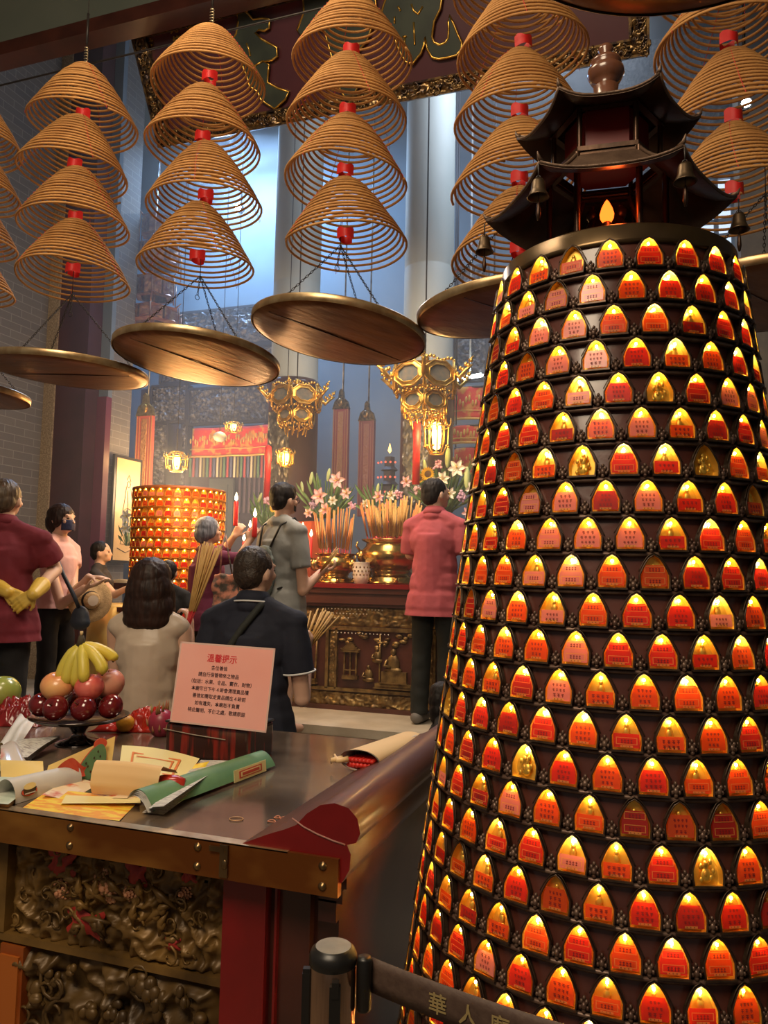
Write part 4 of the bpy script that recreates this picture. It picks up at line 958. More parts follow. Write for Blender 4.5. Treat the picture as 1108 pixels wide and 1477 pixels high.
# open paper pack at the right end
a0 = at_z(530, 1116, TZ+.001); a1 = at_z(604, 1072, TZ+.001); ax = a1-a0; axn = ax.normalized(); wn = Vector((-axn.y, axn.x, 0))
m = MB()
for L_i in range(2):
    k_ = 1-.06*L_i
    m.grid(lambda u, v, k_=k_: tuple(a0+ax*u+wn*(.072*k_*cos(2*pi*v)*(1-.3*u)+.03)+Vector((0, 0, .003+.036*(1+k_*sin(2*pi*v)*.96)*(1-.45*u)))), 8, 28, L_i)
for k in range(7):
    m.tube([a0+axn*.006+wn*(-.015+.014*k)+Vector((0, 0, .020)), a0+axn*.12+wn*(-.01+.012*k)+Vector((0, 0, .02))], .0088, 8, 2)
    m.tube([a0+axn*.006+wn*(-.01+.014*k)+Vector((0, 0, .036)), a0+axn*.12+wn*(-.01+.012*k)+Vector((0, 0, .032))], .0075, 8, 2)
quad(m, [a0+axn*.05+wn*.02+Vector((0, 0, .062)), a0+ax*.9-wn*.01+Vector((0, 0, .040)), a0+ax*.95+wn*.05+Vector((0, 0, .040)), a0+axn*.06+wn*.06+Vector((0, 0, .055))], 3, 4)
for k in range(2): m.tube([a0+wn*(.07+.02*k)+Vector((0, 0, .04)), a0+wn*(.10+.02*k)-axn*.02+Vector((0, 0, .035)), a0+wn*(.12+.01*k)+Vector((0, 0, .05-.03*k))], [.01, .008, .003], 6, 0)
put(m, 'paper_pack', [CREAM, NEWSM, mat('red_candle_ends', (.70, .03, .02), .4), mat('pale_blue_print', (.62, .64, .70), .4, col2=(.66, .30, .18), scale=9, lo=.55, hi=.6)], 'open paper pack with bright red contents against the right end moulding', 'packet')
# rubber bands
RUB = mat('rubber_tan', (.50, .27, .12), .5)
def band(px, py, rx, ry, lab, col=RUB, tw=0, rz=0):
    c = at_z(px, py, TZ+.0025); m = MB()
    m.tube([(c.x+rx*cos(a)*(1+tw*cos(2*a)), c.y+ry*sin(a+tw*a*0)*(1 if not tw else cos(a)), c.z+(.002*abs(sin(a*2)) if tw else 0)) for a in np.linspace(0, 2*pi, 30, endpoint=False)], .0014, 5, closed=True)
    put(m, 'rubber_band', col, lab, 'rubber band', 'rubber bands on the table')
band(341, 1181, .018, .016, 'tan rubber band lying open in a ring, leftmost of the bands')
band(443, 1184, .022, .018, 'tan rubber band half tucked by the red scroll end')
RUB2 = mat('rubber_orange', (.58, .20, .09), .5)
band(398, 1186, .018, .016, 'twisted orange rubber band, front one of the knotted pair', RUB2, .3); band(404, 1180, .013, .020, 'twisted orange rubber band, back one of the knotted pair', RUB2, .25)

# tin box with the notice
bx = thing('offering_box', 'dark red and black glossy patterned box behind the green magazine, under the pink notice', 'box', (-1.455, 2.47, TZ))
BOXM = mat('box_pattern', (.05, .02, .015), .18, col2=(.28, .03, .02), scale=5, stretch=(6, 6, .5), lo=.5, hi=.6, coat=.6)
m = MB(); m.box((0, 0, .058), (.33, .19, .116)); o = m.build('box_body', BOXM, bx); bv = o.modifiers.new('b', 'BEVEL'); bv.width = .012; bv.segments = 3
m = MB(); m.box((0, 0, .121), (.335, .195, .008)); m.box((-.03, -.02, .128), (.16, .06, .008), 1); o = m.build('lid', [BLKP, BRONZE], bx); bv = o.modifiers.new('b', 'BEVEL'); bv.width = .003
m = MB(); m.tube([(-.17, -.1, .095), (-.05, -.1005, .085), (.08, -.1, .078)], .0018, 5); m.build('cord', mat('pale_cord', (.4, .33, .25), .6), bx)
BL = at_y(245, 1041, 2.36); BR = at_y(384, 1057, 2.36); TLp = at_y(259, 925, 2.40)
cx_ = (BR-BL); cw = cx_.length; cx_.normalize(); cy_ = TLp-BL; cy_ = (cy_-cx_*cy_.dot(cx_)); chh = cy_.length; cy_.normalize(); cz_ = cx_.cross(cy_)
MC = Matrix((cx_, cy_, cz_)).transposed().to_4x4(); MC.translation = BL+cx_*cw/2+cy_*chh/2
nt_ = thing('notice_card', 'pink laminated notice with red title and seven lines of handwritten black characters', 'notice'); nt_.matrix_world = MC
PINK = mat('pink_paper', (.82, .36, .30), .5, col2=(.85, .42, .36), scale=3, coat=1.0)
m = MB(); m.box((0, 0, 0), (cw-.012, chh-.012, .0016)); m.build('paper', PINK, nt_)
m = MB()
for c_, d_ in (((0, chh/2-.003, 0), (cw, .006, .002)), ((0, -chh/2+.003, 0), (cw, .006, .002)), ((-cw/2+.003, 0, 0), (.006, chh, .002)), ((cw/2-.003, 0, 0), (.006, chh, .002))): m.box(c_, d_)
m.build('laminate_edge', mat('clear_laminate', (.80, .55, .48), .15, coat=.5, alpha=.8), nt_)
REDT = mat('notice_red_ink', (.60, .02, .03), .5); BLKT = mat('notice_black_ink', (.05, .02, .025), .5)
o = linkdata('title', text_mesh('title', '溫馨提示', .030, REDT, .0002, bold=.0004), nt_, (-.012, .088, .0012), (0, 0, 0))
for k, (tx, x0) in enumerate((('各位善信', -.018), ('請自行保管帶來之物品', -.018), ('（包括：水果、食品、寶衣、財物）', -.004), ('本廟每日下午４時會清理貢品檯', -.006), ('善信如需取走貢品請在４時前', -.006), ('如有遺失，本廟恕不負責', -.010), ('特此聲明，不便之處，敬請原諒', -.010))):
    linkdata('text_line', text_mesh('text_line', tx, .0162, BLKT, .0002, bold=.0002), nt_, (x0, .056-k*.0245, .0012), (0, 0, 0))
m = MB(); m.box((0, 0, -.012), (.05, .02, .004)); m.tube([(0, -chh*.3, -.004), (0, -chh*.52, -.045)], .003, 6); m.build('easel_leg', WIRE, nt_)

# ================================================================== PEOPLE
def eul(v): return v
def hand(m, w, d, palm, s=1.0, curl=.5, thumb=1):
    # w wrist, d direction of the hand, palm the palm normal
    w = Vector(w); d = Vector(d).normalized(); palm = Vector(palm); palm = (palm-d*palm.dot(d)).normalized(); sd = d.cross(palm)*thumb
    for k in range(4):
        o = (k-1.5)*.019*s
        m.capsule(w+sd*o*.6, w+d*.085*s+sd*o, .0145*s, .0125*s)
    L4 = (.062, .075, .070, .055)
    for k in range(4):
        o = (k-1.5)*.021*s; b = w+d*.085*s+sd*o; L = L4[3-k]*s; p = b; ang = 0
        for j in range(3):
            ang += curl*(.9 if j else .6); dd = d*cos(ang)+palm*sin(ang); l = L*(.45, .32, .25)[j]
            m.capsule(p, p+dd*l, (.0095, .0085, .0078)[j]*s, (.0085, .0078, .007)[j]*s, n=8); p = p+dd*l
    b = w+d*.025*s+sd*.030*s; e = b+(d*.7+sd*.6+palm*.35).normalized()*.04*s; m.capsule(b, e, .013*s, .0105*s, n=8)
    m.capsule(e, e+(d*.85+palm*.5+sd*.1).normalized()*.032*s, .0100*s, .008*s, n=8)
def person(lab, base, facing, H, arms, top, top_m, legs_m, hair, hair_m, head_yaw=0, head_pitch=0, hem=.78, sleeve=.5, gloves=None, skirt=None, build=1.0, legs_len=.08,
           collar=None, shorts=None, shoe_m=None, voxel=.0075, skin=SKIN, hands=(1, 1), neckcut=1.42):
    k = H/1.70; f = Vector(facing); f.z = 0; ang = atan2(f.y, f.x)-pi/2
    root = thing('person', lab, 'person', base, ang); 
    bpy.context.view_layer.update(); inv = (T3(base) @ RZ(ang)).inverted()
    HP = Vector((0, .0, 1.50)); HR = T3((0, 0, -.022)) @ T3(HP) @ RZ(head_yaw) @ Matrix.Rotation(head_pitch, 4, 'X') @ T3(-HP)
    J = {}
    for i, sgn in ((0, -1), (1, 1)):
        sh = Vector((sgn*.168*build, -.005, 1.362))
        if arms[i] is None: e, w = Vector((sgn*.23, -.02, 1.12)), Vector((sgn*.24, .06, .88))
        else: e, w = [Vector(inv @ Vector(q))/k for q in arms[i][:2]]
        J[i] = (sh, e, w, sgn)
    def S(m): m.v = [tuple(Vector(p)*k) for p in m.v]; return m
    m = MB(); W_ = build
    m.ball((0, 0, .93), (.150*W_, .10*W_, .12)); m.ball((0, 0, 1.08), (.130*W_, .09*W_, .14)); m.ball((0, 0, 1.26), (.155*W_, .10*W_, .17)); m.capsule((-.12*W_, -.01, 1.365), (.12*W_, -.01, 1.365), .050, .050)
    for s in (-1, 1): m.capsule((s*.03, -.02, 1.44), (s*.15*W_, -.01, 1.372), .042, .040)
    m.capsule((0, -.018, 1.40), (0, -.002, 1.54), .056, .053)
    hd = MB()
    hd.ball((0, .0, 1.610), (.076, .094, .102), nu=20, nv=14); hd.ball((0, .035, 1.565), (.056, .060, .062), nu=16, nv=10); hd.ball((0, .078, 1.533), (.022, .020, .018)); hd.capsule((0, .086, 1.615), (0, .106, 1.583), .009, .0125); hd.ball((0, .090, 1.555), (.021, .012, .005)); hd.ball((0, .089, 1.546), (.019, .012, .005))
    for s in (-1, 1):
        hd.ball((s*.078, -.002, 1.590), (.010, .020, .030), rot=(0, 0, s*.3)); hd.ball((s*.033, .079, 1.632), (.026, .012, .007)); hd.ball((s*.045, .068, 1.585), (.02, .016, .02))
    m.add([HR @ Vector(p) for p in hd.v], hd.f)
    for s in (-1, 1):
        m.capsule((s*.085, 0, .90), (s*.095, .012, .48), .080*W_, .052); m.capsule((s*.095, .010, .48), (s*.10, -.012, .09), .054, .034); m.capsule((s*.10, -.03, .045), (s*.11, .11, .03), .036, .028)
    hn = MB()
    for i in (0, 1):
        sh, e, w, sgn = J[i]
        m.capsule(sh, e, .043*W_, .037); m.capsule(e, w, .039, .026)
        if hands[i]:
            tgt = hn if gloves else m
            spec = arms[i][2:] if arms[i] and len(arms[i]) > 2 else None
            dd = (w-e).normalized() if not spec else (inv.to_3x3() @ Vector(spec[0]))
            pn = Vector((-sgn, .2, 0)) if not spec else (inv.to_3x3() @ Vector(spec[1]))
            hand(tgt, w, dd, pn, 1.0, .55 if not spec or len(spec) < 3 else spec[2], thumb=sgn)
    S(m); remesh(m, 'body', skin, voxel, 2, root)
    if gloves:
        for i in (0, 1): hn.capsule(J[i][2]-(J[i][2]-J[i][1]).normalized()*.10, J[i][2]+(J[i][2]-J[i][1]).normalized()*.02, .048, .034)
        S(hn); remesh(hn, 'rubber_gloves', gloves, .005, 1, root)
    # eyes, brows
    ev = MB()
    for s in (-1, 1): ev.ball((s*.032, .083, 1.612), (.013, .008, .0055), 0, 10, 6)
    ev.add([HR @ Vector(p) for p in ev.v[:]], ev.f[:]); n0 = len(ev.v)//2; ev.v = ev.v[n0:]; nf = len(ev.f)//2; ev.f = [tuple(q-n0 for q in f_) for f_ in ev.f[nf:]]; ev.m = ev.m[nf:]; ev.sm = ev.sm[nf:]
    S(ev); ev.build('eyes', BLACKC, root)
    # upper clothing
    c = MB(); o = .020
    def tors(c, o):
        c.ball((0, 0, 1.26), (.155*W_+o, .10*W_+o, .175)); c.ball((0, 0, 1.08), (.137*W_+o, .095*W_+o*1.3, .18)); c.ball((0, 0, .95), (.155*W_+o, .108*W_+o, .17)); c.capsule((-.12*W_, -.01, 1.362), (.12*W_, -.01, 1.362), .064, .064)
        for s in (-1, 1): c.capsule((s*.03, -.02, 1.435), (s*.15*W_, -.01, 1.372), .052, .056)
        c.tube([(0, 0, 1.3), (0, 0, 1.0), (0, 0, hem-.05)], [.13*W_, .13*W_, .13*W_], 20)
        c.ball((0, 0, hem+.06), (.176*W_+o, .130*W_+o, .22)); c.ball((0, 0, hem), (.182*W_+o, .134*W_+o, .16))
        c.ball((0, -.016, 1.428), (.078, .080, .044))
    tors(c, o)
    if sleeve > 0:
        for i in (0, 1):
            sh, e, w, sgn = J[i]
            if sleeve <= 1: en = sh.lerp(e, sleeve); c.tube([sh, sh.lerp(en, .5), en], [.054, .062*W_, .063*W_], 18); c.ball(sh, (.060*W_, .060, .056))
            else: en = e.lerp(w, sleeve-1); c.tube([sh, e], [.060*W_, .050], 14); c.ball(e, .05); c.ball(sh, .06); c.tube([e, en], [.050, .042], 14)
    def wr(p, n): 
        q = fbm((p.x*1.0, p.y, p.z*.5), 8, 2)*.0055+fbm((p.x+4, p.y+p.z*.6, p.z*.8), 20, 2)*.002
        return n*q
    S(c); cuts = [((0, 0, hem*k), (0, 0, -1))]
    remesh(c, top, top_m, .009, 3, root, cut=cuts, disp=wr)
    if collar:
        cc = MB(); cc.lathe([(.078, 1.436), (.090, 1.440), (.080, 1.468), (.066, 1.490), (.058, 1.492), (.056, 1.45)], 28, 0)
        for v_i, v in enumerate(cc.v): cc.v[v_i] = (v[0], v[1]*.92-.008, v[2]+v[1]*-.12)
        if len(collar) > 1:
            cc.tube([(.091*cos(a), .0835*sin(a)-.008, 1.441-.0115*sin(a)) for a in np.linspace(0, 2*pi, 34)], .0042, 5, 1)
        S(cc); cc.build('collar', list(collar), root)
    lg = MB()
    if shorts: lo = shorts
    else: lo = legs_len
    lg.ball((0, 0, .93), (.158*W_, .112*W_, .13)); 
    for s in (-1, 1):
        if lo < .48: lg.tube([(s*.085, 0, .93), (s*.095, .012, .48), (s*.10, -.012, lo)], [.082*W_, .068, .062], 16)
        else: t = (.93-lo)/.45; lg.tube([(s*.085, 0, .93), (s*.096, .01, lo)], [.092*W_, .085], 16)
        lg.ball((s*.070, 0, .90), (.082*W_, .09*W_, .1))
    S(lg); remesh(lg, 'trousers' if not shorts else 'shorts', legs_m, .010, 2, root, disp=lambda p, n: n*fbm(p, 12, 2)*.005)
    if shoe_m:
        for s in (-1, 1):
            sm = MB(); sm.capsule((s*.10, -.045, .045), (s*.115, .125, .032), .045, .038); S(sm); remesh(sm, 'shoe', shoe_m, .008, 2, root, cut=[((0, 0, .0), (0, 0, -1))])
    # hair
    hh = MB()
    for kind_, cc_, rr_ in hair: hh.ball(cc_, rr_, nu=20, nv=14)
    hh.v = [tuple((HR @ Vector(p))*k) for p in hh.v]
    fc = HR @ Vector((0, .13, 1.565)); 
    remesh(hh, 'hair', hair_m, .006, 2, root, disp=lambda p, n: n*(fbm((p.x*1.2, p.y*1.2, p.z*.3), 60, 2)*.003+fbm(p, 20, 2)*.002))
    root['hr'] = 0; del root['hr']
    return root, k, HR, inv, J
def cloth(name, c, c2=None, **kw): return mat(name, c, .85, col2=c2 or tuple(q*1.25 for q in c), scale=7, bump=.25, bscale=kw.get('bs', 18))
HS = [('b', (0, -.018, 1.632), (.083, .094, .092)), ('b', (0, -.045, 1.595), (.076, .062, .075))]          # short men's hair
HSW = [('b', (0, -.012, 1.636), (.090, .100, .092)), ('b', (0, -.045, 1.585), (.088, .070, .09)), ('b', (-.062, .0, 1.60), (.028, .055, .06)), ('b', (.062, .0, 1.60), (.028, .055, .06))]
HBOB = [('b', (0, -.012, 1.635), (.098, .108, .098)), ('b', (0, -.040, 1.57), (.112, .085, .12)), ('b', (0, -.045, 1.49), (.122, .075, .12)), ('b', (-.085, .0, 1.50), (.035, .06, .12)), ('b', (.085, .0, 1.50), (.035, .06, .12)), ('b', (0, -.05, 1.43), (.118, .062, .06))]
# --- person with yellow gloves behind the back
bs = at_d(4, 800, 4.3); MC1 = cloth('maroon_knit', (.145, .012, .022)); YG = mat('yellow_rubber', (.72, .46, .06), .4, col2=(.78, .54, .12), scale=10, sss=.05)
G1 = person('person in maroon polo shirt seen from behind, yellow rubber gloves clasped behind the back', (bs.x, bs.y, .42), FD, 1.68,
   [(at_d(-62, 815, 4.35), at_d(8, 852, 4.12), RD+Vector((0, 0, -.5)), FD, .22), (at_d(80, 822, 4.4), at_d(50, 855, 4.10), -RD+Vector((0, 0, -.75)), FD, .25)],
   'polo_shirt', MC1, BLACKC, HS, mat('brown_hair', (.05, .03, .018), .45, col2=(.12, .08, .045), scale=50, stretch=(1, 1, .1), bump=.5, bscale=80), hem=.79, sleeve=.72, gloves=YG, build=1.22, collar=[MC1], shoe_m=BLACKC)
# --- pink top, navy mask
bs = at_d(86, 800, 4.95)
pf = (RD*.93-FD*.25)
MC2 = cloth('dusty_pink_knit', (.62, .36, .33)); 
r2_, k2, HR2, inv2, J2 = person('person in dusty pink top and navy face mask facing right, palms held together', (bs.x, bs.y, .55), pf, 1.47,
   [(at_d(104, 862, 4.85), at_d(128, 832, 4.7), RD+Vector((0, 0, -.02)), Vector((0, 0, -1)), .15), (at_d(88, 872, 4.72), at_d(122, 848, 4.66), RD+Vector((0, 0, .35)), Vector((0, 0, 1)), .15)],
   'knit_top', MC2, BLACKC, HSW, HAIRB, hem=.93, sleeve=.35, build=.98, shoe_m=BLACKC)
MASK = mat('navy_mask', (.018, .022, .07), .7, bump=.3, bscale=60)
m = MB(); m.grid(lambda u, v: tuple((HR2 @ Vector((.066*sin((u-.5)*2.7), .034+.076*cos((u-.5)*2.7)*(1-.12*abs(v-.5)), 1.600-.078*v)))*k2), 16, 8)
m.tube([(HR2 @ Vector((s, y, z)))*k2 for s, y, z in ((.066, .045, 1.595), (.080, .0, 1.60), (.078, -.01, 1.585))], .0015, 4); o = m.build('face_mask', MASK, r2_); solid(o)
NAVY = mat('navy_bag', (.022, .030, .045), .6, bump=.2, bscale=40)
hb = thing('shoulder_bag', 'small navy shoulder bag hanging at the hip of the person in the pink top', 'bag', at_d(116, 890, 4.66))
m = MB(); m.ball((0, 0, 0), (.062, .04, .07)); m.ball((0, 0, -.03), (.07, .045, .05)); remesh(m, 'bag_body', NAVY, .01, 3, hb)
L0 = Vector(hb.location); m = MB(); m.tube([at_d(78, 795, 4.80)-L0, at_d(92, 830, 4.66)-L0, at_d(108, 862, 4.62)-L0, Vector((0, -.02, .06))], .012, 8); m.build('strap', NAVY, hb)
# --- straw hat
hp = at_d(131, 866, 4.90); ht = thing('straw_hat', 'flat round straw hat with a pale centre and dark ring, hanging beside the navy bag', 'hat', hp); ht.rotation_euler = ((-FD).to_track_quat('Z', 'Y').to_matrix() @ Matrix.Rotation(.7, 3, 'Y')).to_euler()
STRAW = mat('straw', (.42, .28, .13), .8, col2=(.55, .38, .19), scale=40, bump=.5, bscale=120)
m = MB(); m.lathe([(0, .055), (.05, .052), (.072, .035), (.078, .0), (.13, -.004), (.185, -.008), (.188, -.012), (.13, -.010), (.07, -.006)], 40); m.build('brim_and_crown', STRAW, ht); ht.scale = (.75, .75, .75)
m = MB(); m.lathe([(.0735, .034), (.0795, .012), (.081, .002)], 40); m.build('hat_band', BLACKC, ht)
m = MB(); m.lathe([(0, .0565), (.045, .054)], 30); m.build('pale_centre', mat('pale_felt', (.62, .52, .40), .8), ht)
# --- young person in black t-shirt, profile right
bs = at_d(146, 800, 5.9); BT = cloth('black_tee', (.03, .026, .026), (.045, .04, .04))
person('short black-haired person in a black t-shirt in profile behind the pink-topped person', (bs.x, bs.y, .55), RD*.95+FD*.12, 1.27,
   [None, (at_d(165, 858, 5.65), at_d(184, 848, 5.6), RD+Vector((0, 0, .4)), Vector((0, 0, 1)))], 'tee_shirt', BT, BLACKC, HS, HAIRM, hem=.8, sleeve=.55, build=1.05)
# --- small dark-haired head behind the bob
bs = at_d(243, 830, 4.88); person('person showing only the back of a dark head between bob haircut and incense sticks', (bs.x, bs.y, .55), FD, 1.12, [None, None], 'dark_top', BLACKC, BLACKC, HS, HAIRM, hem=.8)
# --- beige sleeveless, long dark bob
bs = at_d(216, 900, 3.66); BG = mat('beige_satin', (.46, .36, .27), .42, col2=(.54, .44, .34), scale=4, bump=.35, bscale=9)
G4 = person('person with a long dark bob in a beige sleeveless satin top, seen from behind', (bs.x, bs.y, 0), FD, 1.655,
   [(at_d(168, 985, 3.7), at_d(200, 960, 3.95)), (at_d(268, 972, 3.66), at_d(272, 912, 3.78), Vector((0, 0, 1)), -RD, 1.0)],
   'sleeveless_top', BG, BLACKC, HBOB, HAIRB, hem=.80, sleeve=0, build=.98)
# --- black polo man
bs = at_d(366, 900, 3.56); BP = cloth('navy_black_knit', (.010, .012, .024)); WHT = mat('white_trim', (.72, .72, .70), .7)
r7, k7, HR7, inv7, J7 = person('person in a black polo with white-edged collar and sleeves, strap across the back', (bs.x, bs.y, 0), FD*.96+RD*.22, 1.725,
   [(at_d(297, 985, 3.6), at_d(335, 950, 3.85)), (at_d(436, 1008, 3.50), at_d(443, 945, 3.74), Vector((.0, 0, 1))+RD*.2, -RD, 1.0)],
   'polo_shirt', BP, BLACKC, HS, mat('short_dark_hair', (.020, .012, .008), .5, col2=(.045, .028, .018), scale=70, bump=.5, bscale=120), hem=.80, sleeve=.66, build=1.14, collar=[BP, WHT], head_yaw=-.35)
for i in (0, 1):
    sh, e, w, sgn = J7[i]; en = sh.lerp(e, .66); d_ = (e-sh).normalized(); a_ = d_.orthogonal().normalized(); b_ = d_.cross(a_)
    m = MB(); m.tube([(en+a_*cos(q)*.0735+b_*sin(q)*.0735-d_*.002)*k7 for q in np.linspace(0, 2*pi, 26, endpoint=False)], .0045, 6, closed=True); m.build('sleeve_trim', WHT, r7)
m = MB(); pts = [(.075, .02, 1.455), (.06, -.075, 1.43), (.0, -.132, 1.33), (-.08, -.150, 1.2), (-.15, -.13, 1.05)]
m.tube([Vector(p)*k7 for p in pts], .016, 10); m.v = [(p[0], p[1]*1.02, p[2]) for p in m.v]; o = m.build('cross_strap', mat('khaki_black_strap', (.020, .022, .018), .8, bump=.3, bscale=80), r7)
# --- grey t-shirt man
bs = at_d(407, 800, 5.2); GT = cloth('grey_tee', (.25, .26, .25)); 
r6, k6, HR6, inv6, J6 = person('person in grey t-shirt and black glasses, reaching to the censer', (bs.x, bs.y, .55), FD*.72+RD*.70, 1.66,
   [(at_d(375, 850, 5.3), at_d(420, 840, 5.5)), (at_d(437, 852, 5.05), at_d(462, 826, 5.15), RD+Vector((0, 0, .35)), Vector((0, 0, 1)), .8)],
   'tee_shirt', GT, BLACKC, [('b', (0, -.012, 1.640), (.086, .098, .092)), ('b', (0, -.045, 1.60), (.078, .062, .075)), ('b', (0, .035, 1.675), (.066, .055, .045))], HAIRM, hem=.80, sleeve=.62, build=1.08, shorts=None, legs_len=.5, head_yaw=.0)
for o in list(r6.children):
    if o.name.startswith('trousers'): o.name = 'shorts'; o.data.materials[0] = cloth('red_shorts', (.42, .07, .045))
m = MB()
for s in (-1, 1):
    m.tube([HR6 @ Vector((s*.033+.021*cos(q), .100, 1.606+.016*sin(q))) for q in np.linspace(0, 2*pi, 14, endpoint=False)], .0028, 5, closed=True)
    m.tube([HR6 @ Vector(p) for p in ((s*.056, .098, 1.61), (s*.076, .05, 1.612), (s*.083, .0, 1.605))], .0026, 5)
m.tube([HR6 @ Vector((-.012, .101, 1.61)), HR6 @ Vector((.012, .101, 1.61))], .0025, 5); m.v = [tuple(Vector(p)*k6) for p in m.v]; m.build('glasses', BLKP, r6)
m = MB(); m.grid(lambda u, v: tuple((HR6 @ Vector((.060*sin((u-.5)*2.6), .030+.068*cos((u-.5)*2.6), 1.575-.045*v)))*k6), 12, 6); solid(m.build('face_mask', BLACKC, r6))
BPK = mat('teal_grey_nylon', (.10, .125, .12), .6, col2=(.13, .16, .15), scale=8, bump=.2, bscale=20)
bk = thing('backpack', 'flat grey-green drawstring backpack on the back of the person in the grey t-shirt', 'backpack', (bs.x, bs.y, .55), r6.rotation_euler.z)
m = MB(); m.ball((0, -.155, 1.10), (.115, .035, .17)); m.ball((0, -.16, 1.02), (.12, .045, .12)); S_ = lambda m: setattr(m, 'v', [tuple(Vector(p)*k6) for p in m.v])
S_(m); remesh(m, 'bag_body', BPK, .009, 3, bk, disp=lambda p, n: n*fbm(p, 16, 2)*.008)
for s in (-1, 1):
    m = MB(); m.tube([(s*.06, -.15, 1.25), (s*.10, -.10, 1.40), (s*.125, .0, 1.455), (s*.13, .09, 1.36), (s*.15, .11, 1.2), (s*.16, .04, 1.02), (s*.11, -.12, .97)], .0075, 6); S_(m); m.build('strap', BLKP, bk)
# --- purple top, grey hair, lifting candles
bs = at_d(298, 830, 5.3); PU = cloth('plum_knit', (.13, .020, .055))
person('short grey-haired person in a plum purple top lifting red candles with both hands', (bs.x, bs.y, .55), FD*.45+RD*.89, 1.43,
   [(at_d(325, 792, 5.55), at_d(338, 773, 5.5), RD*.6+Vector((0, 0, 1)), FD, .9), (at_d(345, 805, 5.15), at_d(360, 780, 5.2), RD*.5+Vector((0, 0, 1)), FD, .9)],
   'long_sleeve_top', PU, BLACKC, HSW, HAIRG, hem=.78, sleeve=1.15, build=1.12, shoe_m=BLACKC)
TOTE = mat('floral_tote', (.10, .085, .07), .7, col2=(.55, .22, .14), scale=22, detail=4, lo=.42, hi=.58)
tt = thing('tote_bag', 'brown and red floral tote bag hanging beside the plum purple top', 'bag', at_d(326, 858, 5.02))
m = MB(); m.box((0, 0, 0), (.17, .05, .27)); 
TR = RZ(YAW); m.v = [tuple(TR @ Vector(p)) for p in m.v]; remesh(m, 'bag_body', TOTE, .01, 4, tt, disp=lambda p, n: n*fbm(p, 14, 2)*.012)
m = MB()
for s in (-.04, .04): m.tube([TR @ Vector(p) for p in ((s, -.01, .12), (s*.5-.02, .0, .30), (-.03, .06, .40))], .006, 6)
m.build('handles', TOTE, tt)
# --- pink polo man by the altar
bs = at_d(626, 900, 5.52); PP = cloth('rose_polo', (.38, .075, .09))
r8, k8, HR8, inv8, J8 = person('person in rose pink polo shirt and black trousers standing at the altar', (bs.x, bs.y, .55), FD*.80+RD*.42, 1.765,
   [(at_d(592, 800, 5.7), at_d(640, 790, 5.9)), (at_d(672, 800, 5.45), at_d(668, 768, 5.75))],
   'polo_shirt', PP, mat('black_trousers', (.012, .014, .012), .8), HS, HAIRM, hem=.74, sleeve=.95, build=1.10, collar=[PP], head_yaw=-.55, shoe_m=mat('grey_shoe', (.16, .15, .14), .6), legs_len=.06)
# tick shaped print at the hem
q8 = lambda px, py: (inv8 @ at_d(px, py, 5.40))
pc = q8(641, 899); m = MB()
m.prism([(-.014, -.003), (-.010, -.009), (-.004, -.009), (.018, .007), (-.004, -.003), (-.009, -.002), (-.012, .004)], .0012, 0)
o = m.build('printed_tick', BLACKC, r8); 
o.location = (pc.x, pc.y, pc.z); o.rotation_euler = (0, 0, YAW-r8.rotation_euler.z)
# --- child's black hair low by the tower
bs = at_d(640, 1000, 4.0); person('crouching person by the lamp tower, only black hair and a bit of face showing', (bs.x, bs.y, 0), RD*.8-FD*.1, 1.05, [None, None], 'dark_top', BLACKC, BLACKC, HBOB, HAIRM, hem=.8, build=1.0)

# ------------------------------------------------------------------ incense bundles
STK = mat('incense_stick', (.50, .29, .085), .7, col2=(.60, .37, .12), scale=20); STKO = mat('orange_stick', (.60, .22, .06), .6); STKR = mat('stick_red', (.55, .03, .03), .6)
def stick_me(L, r=.0032, m1=STK, m0=STKR):
    m = MB(); m.tube([(0, 0, 0), (0, 0, L*.2)], r*.5, 6, 1); m.tube([(0, 0, L*.2), (0, 0, L)], r, 6, 0); return m.mesh('incense_stick', [m1, m0])
SME = [stick_me(.42), stick_me(.36)]
def orient(o, a, b):
    d = Vector(b)-Vector(a); o.location = a; o.rotation_euler = d.to_track_quat('Z', 'Y').to_euler()
def bundle(lab, a, bs_, n, seed, spread, me, L):
    rr = random.Random(seed); t = thing('incense_bundle', lab, 'incense sticks', a); A = Vector(a)
    for k in range(n):
        u = rr.random(); e = Vector(bs_[0]).lerp(Vector(bs_[1]), u)+Vector((rr.uniform(-1, 1), rr.uniform(-1, 1), rr.uniform(-1, 1)))*spread
        s0 = Vector((rr.uniform(-1, 1), rr.uniform(-1, 1), 0))*.008; d = (e-A); d.normalize()
        o = linkdata('incense_stick', me, t); orient(o, s0, s0+d)
        o.scale = (1, 1, L/.42*rr.uniform(.92, 1.03))
    return t
bundle('large fan of tan incense sticks held upright by the person with the dark bob', at_d(270, 905, 3.72), (at_d(291, 785, 3.85), at_d(316, 795, 3.8)), 34, 3, .008, stick_me(.42, .0042), .42)
bundle('splayed incense sticks held out to the right by the person in the black polo', at_d(437, 945, 3.74), (at_d(452, 885, 3.9), at_d(484, 890, 3.8)), 20, 4, .012, stick_me(.42, .0036), .26)
bundle('few incense sticks held by the person in the grey t-shirt over the censer', at_d(458, 832, 5.12), (at_d(484, 793, 5.1), at_d(487, 796, 5.1)), 4, 5, .004, SME[0], .24)
bundle('incense sticks held by the person in the black t-shirt', at_d(183, 850, 5.58), (at_d(196, 815, 5.5), at_d(204, 812, 5.5)), 8, 6, .006, SME[0], .26)

